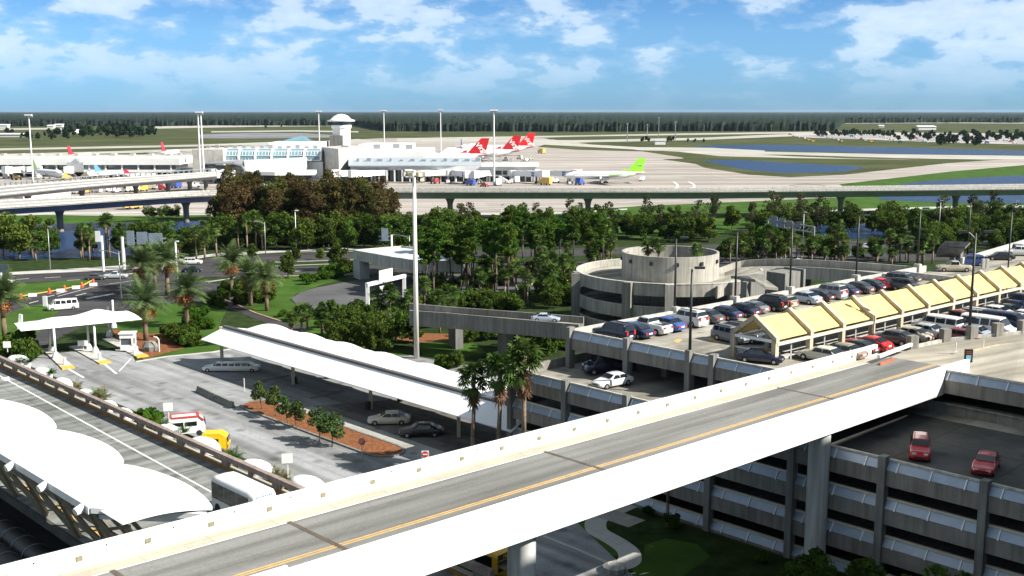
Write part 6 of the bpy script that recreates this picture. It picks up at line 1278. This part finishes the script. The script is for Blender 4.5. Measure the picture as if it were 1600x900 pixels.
# stair shelters
def shelter(name, lb, pts, z, drop, base): 
    t = thing(name, lb, 'shelter', pts[0][:2]+(z,)); m = M(); m.prism([p[:2] for p in pts], [p[2]-.35 for p in pts], [p[2] for p in pts]); m.build('roof_slab', conc, t); m = M()
    for p in base: m.ob(p, .9, .9, 12.0, p[2], ANGG)
    m.build('support', conc_grey, t); return t
shelter('stair_shelter', 'curved grey concrete roof of a stair shelter at the far right parapet', [G(1462, 398, 14.4), G(1468, 384, 16.2), G(1477, 376, 17.2), G(1516, 378, 17.4), G(1508, 386, 16.6), G(1497, 399, 14.4)], 13, 0, [G(1490, 396, 14.2), G(1500, 384, 16)])
t = shelter('stair_shelter', 'folded concrete stair roof between the helix ramp and the parked cars', [G(1142, 431, 15.4), G(1180, 437, 15.6), G(1197, 448, 14.6), G(1216, 450, 14.3), G(1196, 436, 15.4), G(1168, 431, 15.8)], 13, 0, [G(1166, 440, 15.2)])
m = M(); m.ob(G(1176, 452, 13), 3.6, 1.6, 10, 15.0, ANGG); m.build('wall', conc_grey, t); 
m = M(); m.ob(G(1225, 445, 13.2), 4.2, 3.2, 9, 15.2, ANGG); m.ob(G(1241, 443, 13.2), .5, 3.4, 9, 15.5, ANGG); solo(m, 'stair_block', conc_grey, 'square grey concrete stair block before the curved ramp wall', 'stair tower')
# helix ramp
hc = (27.4, 188.5)
t = thing('helix_ramp', 'round concrete helix car ramp with a tall hollow drum at its centre', 'car ramp', (hc[0], hc[1], 0))
dr = concrete('drum_concrete', (.40, .385, .34))
m = M(); m.lathe([(8.35, 0), (8.35, 14.1), (7.95, 14.1), (7.95, 6)], (hc[0], hc[1], 0), 64); m.build('drum', dr, t)
m = M(); m.lathe([(7.95, 8.6), (0, 8.6)], (hc[0], hc[1], 0), 32); m.build('planting_floor', soil_m, t)
def ring(z, a0, a1, hgt, r=16, dz=0, n=48):
    m = M(); path = [(hc[0]+r*math.cos(a0+(a1-a0)*i/n), hc[1]+r*math.sin(a0+(a1-a0)*i/n), z+dz*i/n) for i in range(n+1)]; m.strip(path, -.9, hgt, .4); return m
m = M()
for z, dz in ((9.7, 0), (5.9, 0), (2.6, 0)):
    m.lathe([(8.3, z-.4), (15.9, z-.4), (15.9, z), (8.3, z)], (hc[0], hc[1], 0), 64)
m.build('ramp_deck', deck_m, t)
for z in (9.7, 5.9, 2.6):
    ring(z, math.radians(75), math.radians(75+290), 1.1).build('parapet', dr, t)
    path = [(hc[0]+16*math.cos(math.radians(75+290*i/48)), hc[1]+16*math.sin(math.radians(75+290*i/48)), z+1.103) for i in range(49)]; M().strip(path, 0, .1, .5).build('coping', conc_pale, t)
for a in (188, 238, 262, 300, 330): m = M(); m.ob((hc[0]+16.5*math.cos(math.radians(a)), hc[1]+16.5*math.sin(math.radians(a))), 1.1, 1.5, 0, 10.9, math.radians(a)); m.build('pier', conc if a != 262 else conc_pale, t)
m = M(); m.strip([G(893, 428, 11)[:2]+(0,), G(906, 428, 11)[:2]+(0,)], 0, 11.1, .6); m.build('end_wall', conc_grey, t)
m = M()
for k in range(12): a = 2*PI*k/12; m.ob((hc[0]+8.45*math.cos(a), hc[1]+8.45*math.sin(a)), .35, .5, 12.6, 13.2, a)
m.each('lamp_bracket', dark_met, t)
# curved connection from the helix to the roof
fr = [G(*p) for p in ((1118, 421, 10.4), (1160, 405.5, 11.6), (1230, 404, 12.6), (1300, 407, 13.4), (1360, 411, 13.9), (1424, 416, 14.1))]; nr = [G(*p) for p in ((1120, 447, 10.6), (1160, 431, 11.2), (1205, 419, 12.2), (1250, 416.5, 12.8), (1300, 419, 13.4), (1352, 424, 13.9), (1402, 430, 14.1))]
def sm3(pts, n): 
    q = np.linspace(0, len(pts)-1, n); a = np.array(pts); r = np.stack([np.interp(q, range(len(pts)), a[:, i]) for i in range(3)], -1)
    for _ in range(8): r[1:-1] = (r[:-2]+2*r[1:-1]+r[2:])/4
    return [tuple(map(float, p)) for p in r]
t = thing('curved_ramp', 'curved concrete ramp linking the helix to the garage roof, with pale parapets', 'car ramp', nr[3][:2]+(10,))
f2, n2_ = sm3(fr, 40), sm3(nr, 40); m = M()
for i in range(39):
    a, b2, c, d = n2_[i], n2_[i+1], f2[i+1], f2[i]; lo = lambda p, k: (p[0], p[1], p[2]-1.1-k); m.hexa([lo(a, .5), lo(b2, .5), lo(c, .5), lo(d, .5), lo(a, 0), lo(b2, 0), lo(c, 0), lo(d, 0)])
m.build('deck', deck_m, t); m = M(); m.strip(f2, -1.3, 0, .35); m.build('parapet', dr, t); m = M(); m.strip(n2_, -2.0, 0, .35); m.build('parapet', dr, t)
m = M()
for i in (8, 20, 32): c = ((f2[i][0]+n2_[i][0])/2, (f2[i][1]+n2_[i][1])/2); m.ob(c, 1.2, 1.2, 0, f2[i][2]-1.6)
m.build('pier', conc_grey, t)
m = M(); m.uvb(158, 158.4, -80, -70, 13, 13.9, GW); solo(m, 'ramp_wall_end', conc_pale, 'short pale wall end beside the last parked cars', 'wall')
for px, lb in ((1536, 'left one'), (1542, 'right one')): m = M(); b = G(px, 419, 13); m.ob(b, .5, .5, 13, 14.5); solo(m, 'bollard', conc_pale, 'pale bollard behind the far end of the yellow canopy, '+lb, 'bollard')
# ramp road at the right end of the bridge
rp = [G(*p) for p in ((1372, 566, 13), (1425, 545, 13.2), (1475, 534, 13.5), (1520, 529, 13.8), (1560, 525, 14.0), (1600, 521, 14.2), (1700, 512, 14.6))]; rq = [W(104.4, -43.9, 13.0), W(99.3, -43.9, 13.02), W(99.5, -38, 13.1), W(99.5, -20, 13.4)]
m = M(); pl = rp+list(reversed(rq)); cz = [p[2] for p in pl]; m.prism([p[:2] for p in pl], [z-.5 for z in cz], [z+.02 for z in cz]); struct(m, 'ramp_road', pave('ramp_concrete', (.42, .385, .32), .12, .2, streaks=.5, sang=.3))
t = thing('ramp_wall', 'low wall with square concrete posts edging the curved ramp road at the right', 'wall', rp[3])
m = M(); m.strip([(p[0], p[1], p[2]) for p in rp[1:]], -.9, .35, .3); m.build('wall', conc_pale, t)
for px, py, z in ((1425, 546, 13.1), (1476, 535, 13.4), (1518, 530, 13.7), (1558, 526, 13.9), (1598, 521.5, 14.1)): m = M(); b = G(px, py, z); m.ob(b, 1.0, .8, z-.6, z+1.5, .35); m.build('post', conc, t)
m = M(); m.beam(G(1373, 557, 13.9), G(1424, 538, 13.9), .3); m.build('tube_rail', white_met, t)
m = M(); m.beam(G(1374, 571, 13.2), G(1396, 563, 13.2), .2, .45); solo(m, 'red_barrier_board', mat('rusty_red_board', (.42, .12, .06), .7, .3, 2), 'rusty red board lying beside the bridge end rail', 'barrier')
for px, py, lb in ((1493, 550, 'left one beside the dark information sign'), (1536, 546, 'right one on the curved ramp')): m = M(); b = G(px, py, 13.5); m.tube(b, (b[0], b[1], 14.5), .06, n=8); m.ob(b, .3, .3, 13.5, 13.56); solo(m, 'lane_delineator', white_met, 'slim white lane post, '+lb, 'post')
m = M(); q = [G(1518, 549, 13.5), G(1560, 540, 13.7), G(1610, 536, 13.9)]; m.strip(q, 0, .12, .25); struct(m, 'ramp_kerb', mat('worn_yellow_kerb', (.52, .42, .26), .8, .3, 2))
b = GW(106.6, -46.0, 13); 
b = G(1512, 574, 13.4); t = thing('information_sign', 'small dark information sign with a pale blue square at the end of the bridge', 'sign', b)
m = M(); m.ob(b, .8, .14, 13.9, 15.2); m.tube(b, (b[0], b[1], 13.9), .08, n=6); m.build('panel', mat('black_sign_face', (.02, .015, .015), .4, .2, 2), t); m = M(); m.box(b[0]-.24, b[0]+.24, b[1]-.085, b[1]-.073, 14.05, 14.62); m.build('blue_square', mat('pale_blue_sign', (.20, .5, .6), .4, .2, 4), t)
m = M(); m.box(b[0]-.26, b[0]+.26, b[1]-.085, b[1]-.073, 14.78, 14.84); m.box(b[0]-.26, b[0]+.26, b[1]-.085, b[1]-.073, 14.94, 15.0); m.build('text_line', mat('faint_red_sign', (.35, .1, .08), .5, .2, 4), t)

# ================================================================ FOREGROUND BRIDGE
def zt(u): return 14.2+(104.5-u)*.0215       # parapet top
t = thing('flyover_bridge', 'broad white road bridge sweeping diagonally across the foreground to the garage roof', 'bridge', W(60, -49))
U0, U1 = 2.0, 104.4
def slab(m, ua, ub, va, vb, off0, off1): m.prism([W(ua, va)[:2], W(ub, va)[:2], W(ub, vb)[:2], W(ua, vb)[:2]], [zt(ua)+off0, zt(ub)+off0, zt(ub)+off0, zt(ua)+off0], [zt(ua)+off1, zt(ub)+off1, zt(ub)+off1, zt(ua)+off1])
m = M(); slab(m, U0, U1, -53.6, -44.4, -1.8, -1.1); m.build('deck', bridge_m, t)
m = M(); slab(m, U0, U1, -53.6, -52.35, -1.12, -1.085); m.build('gutter', walk2_m, t)
m = M(); slab(m, U0, U1, -52.3, -52.2, -1.1, -1.09); m.build('edge_line', wline, t)
m = M(); slab(m, U0, U1, -47.62, -47.50, -1.1, -1.09); slab(m, U0, U1, -47.38, -47.26, -1.1, -1.09); m.build('yellow_centre_line', yline, t)
m = M(); m.prism([W(U0, -54)[:2], W(U1-2.5, -54)[:2], W(U1, -53.95)[:2], W(U1, -53.6)[:2], W(U0, -53.6)[:2]], [zt(U0)-2.8, zt(U1)-2.6, zt(U1)-2.0, zt(U1)-2.0, zt(U0)-2.8], [zt(U0), zt(U1), zt(U1), zt(U1), zt(U0)]); m.build('far_parapet', white_wall, t)
m = M(); 
pr = [(-44.36, 0), (-44.0, 0), (-43.95, -1.4), (-44.05, -2.7), (-45.2, -2.7), (-45.2, -1.82), (-44.36, -1.82)]
vs = [W(U0, v, zt(U0)+z) for v, z in pr]+[W(99.0, v, zt(99)+z) for v, z in pr]+[W(U1, v, zt(U1)+(z if z > -2 else -1.5)) for v, z in pr]; n = len(pr)
m.add(vs, [(i, (i+1) % n, (i+1) % n+n, i+n) for i in range(n)]+[(i+n, (i+1) % n+n, (i+1) % n+2*n, i+2*n) for i in range(n)]+[list(range(n-1, -1, -1)), list(range(2*n, 3*n))]); m.build('near_girder', white_wall, t)
m = M(); m.prism([W(U0, -52.4)[:2], W(100, -52.4)[:2], W(100, -45.3)[:2], W(U0, -45.3)[:2]], [zt(U0)-2.5, zt(100)-2.5, zt(100)-2.5, zt(U0)-2.5], [zt(U0)-1.81, zt(100)-1.81, zt(100)-1.81, zt(U0)-1.81]); m.build('soffit', conc_grey, t)
for u in (22.0, 32.5, 53.6, 83.5):
    m = M(); slab(m, u, u+.32, -52.3, -44.5, -1.098, -1.085); m.build('expansion_joint', mat('rusty_joint', (.10, .075, .055), .9, .4, 2), t)
u = 6.0; k = 0
while u < 101:
    m = M(); m.prism([W(u, -53.62)[:2], W(u+.34, -53.62)[:2], W(u+.34, -53.55)[:2], W(u, -53.55)[:2]], zt(u)-.68, zt(u)-.42); m.build('recessed_lamp', mat('lamp_box_bronze', (.24, .22, .14), .5, .3, 6), t) if k < 26 else None; u += 3.72; k += 1
m = M(); u = 7.6
while u < 101: m.uvb(u, u+.07, -53.61, -53.56, zt(u)-.22, zt(u)-.15); u += 3.72
m.each('weep_hole', dark_met, t)
for u, v in ((45.0, -45.7), (79.0, -45.2), (10, -45.2)):
    c = W(u, v); m = M(); m.lathe([(.88, 0), (.88, zt(u)-2.9), (1.0, zt(u)-2.55), (0, zt(u)-2.55)], c, 40); m.build('column', concrete('column_concrete', (.62, .63, .60), .5, .06), t, True)
m = M(); slab(m, 24.4, 25.2, -44.62, -44.4, -1.1, .15); slab(m, 25.0, 27.6, -44.6, -44.42, -.1, .08); m.build('end_fitting', white_met, t)
# ---------------------------------------------------------------- ground below the bridge
band_l = [W(62, -80), W(80, -80), W(80, -20), W(98, -20), W(98, 20), W(60, 20)]
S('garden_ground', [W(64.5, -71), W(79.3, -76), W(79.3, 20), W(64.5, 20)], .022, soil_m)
S('lawn', P([(845, 838), (880, 815), (930, 812), (968, 850), (968, 868), (940, 872), (905, 870), (862, 845)]), .034, grass_m)
S('lawn', P([(1008, 852), (1040, 842), (1088, 850), (1110, 870), (1060, 905), (990, 910), (988, 884), (1005, 870)]), .034, grass_m)
wp = sm3([G(985, 788, 0), G(958, 800, 0), G(930, 812, 0), G(930, 830, 0), G(960, 845, 0), G(984, 862, 0), G(985, 880, 0), G(955, 888, 0), G(925, 880, 0)], 60)
m = M()
for i in range(59):
    a, b2 = Vector(wp[i]), Vector(wp[i+1]); d = (b2-a).normalized(); nn = Vector((-d.y, d.x, 0))*1.0; a0 = Vector(wp[max(i-1, 0)]); c0 = Vector(wp[min(i+2, 59)]); d0 = (b2-a0).normalized(); d1 = (c0-a).normalized(); n0 = Vector((-d0.y, d0.x, 0))*1.0; n1_ = Vector((-d1.y, d1.x, 0))*1.0
    m.add([p+Vector((0, 0, .045)) for p in (a-n0, b2-n1_, b2+n1_, a+n0)], [(0, 1, 2, 3)])
struct(m, 'garden_path', walk_m)
S('crosswalk_road', P([(820, 838), (850, 838), (955, 882), (1000, 905), (980, 960), (820, 960)]), .024, asph_b)
curb([(850, 840), (905, 862), (955, 884)], walk_m, .15, .35)
for k in range(6): S('crosswalk_stripe', P([(896+k*22, 906-k*2.0), (905+k*22, 905-k*2), (945+k*12, 886+k*2.4), (938+k*12, 886+k*2.6)]), .05, wline)
m = M(); m.strip([G(683, 868, 0), G(705, 883, 0), G(800, 905, 0), G(830, 915, 0)], 0, 1.0, .4); solo(m, 'barrier_wall', conc_pale, 'low concrete barrier wall beside the yellow bus under the bridge', 'wall')
line('road_marking', [(672, 890), (690, 900), (720, 915)], .2, yline, .05)
b = G(960, 893, 0); m = M(); m.lathe([(.9, 0), (1.0, .5), (.6, .7), (0, .75)], b, 9); solo(m, 'boulder', conc_pale, 'pale rock at the end of the garden path under the bridge', 'rock')
for i in range(10): put(BU[0], 0, 0, 'dark shrub beside the barrier wall under the bridge', 'bush', 'shrubs beside the barrier wall under the bridge', rnd(.6, .9), uv=G(716+i*9, 870+i*3.4+rnd(-2, 2), 0))
for i in range(10): put(BU, 0, 0, 'dark shrub in the shaded bed at the foot of the garage', 'bush', 'shrubs at the foot of the garage', rnd(.4, .6), uv=W(rnd(76, 79), rnd(-70, -20)))
for i in range(10): put(BR, 0, 0, 'dark tree in deep shade at the lower right corner before the garage', 'tree', 'trees in shade at the lower right', rnd(.5, .62), uv=W(rnd(68, 76), rnd(-42, -26)))
# yellow shuttle bus under the bridge
t = thing('yellow_shuttle_bus', 'yellow shuttle bus with a dark destination panel half hidden under the bridge', 'bus', W(58.0, -64.2, 0))
bus(t, mat('shuttle_yellow', (.72, .42, .03), .4, .06, 1), 7.2, 2.4, 3.1); t.rotation_euler = (0, 0, ANGV)
m = M(); m.box(3.58, 3.64, -1.0, 1.0, 2.50, 2.92); o = m.build('destination_panel', dark_met); o.parent = t
lettering('Hertz', .42, mat('yellow_letters', (.8, .55, .05), .5, .05, 1), t, (3.66, 0, 2.57), (PI/2, 0, PI/2), 'destination_lettering', .2)
# unseen block added beyond the right frame edge to shade the lower right
t = thing('unseen_shade_block', 'unseen tall block added beyond the right edge to shade the lower bay', 'building', W(76, 20))
UE = 124; m = M(); m.uvb(34, UE, 2.0, 26, 0, 51.2); m.build('wall', conc_pale, t); m = M()
for z in range(15): m.uvb(35, UE-1, 1.9, 2.05, 2+z*3.2, 3.6+z*3.2)
m.build('shade_block_window_band', bglass, t); m = M(); m.uvb(33.8, UE+.2, 1.8, 26.2, 51.2, 51.5); m.build('roof', conc_grey, t)

# ---------------------------------------------------------------- pale air between here and the horizon
m = M(); m.box(-26000, 26000, -600, 34000, -1, 60); hz_ = m.build('haze', []); hz_['kind'] = 'stuff'; hz_['label'] = 'thin pale blue haze over the far airfield and forest'
hm = bpy.data.materials.new('pale_air'); hm.use_nodes = True; hn = hm.node_tree; hn.nodes.clear(); ho = hn.nodes.new('ShaderNodeOutputMaterial'); hv = hn.nodes.new('ShaderNodeVolumePrincipled'); hv.inputs['Color'].default_value = (.62, .80, 1, 1); hv.inputs['Density'].default_value = 1.7e-5; hv.inputs['Anisotropy'].default_value = .2; hn.links.new(hv.outputs[0], ho.inputs['Volume']); hz_.data.materials.append(hm)
# prototypes were only copied from: remove them
for p in PROTOS: hide_proto(p)
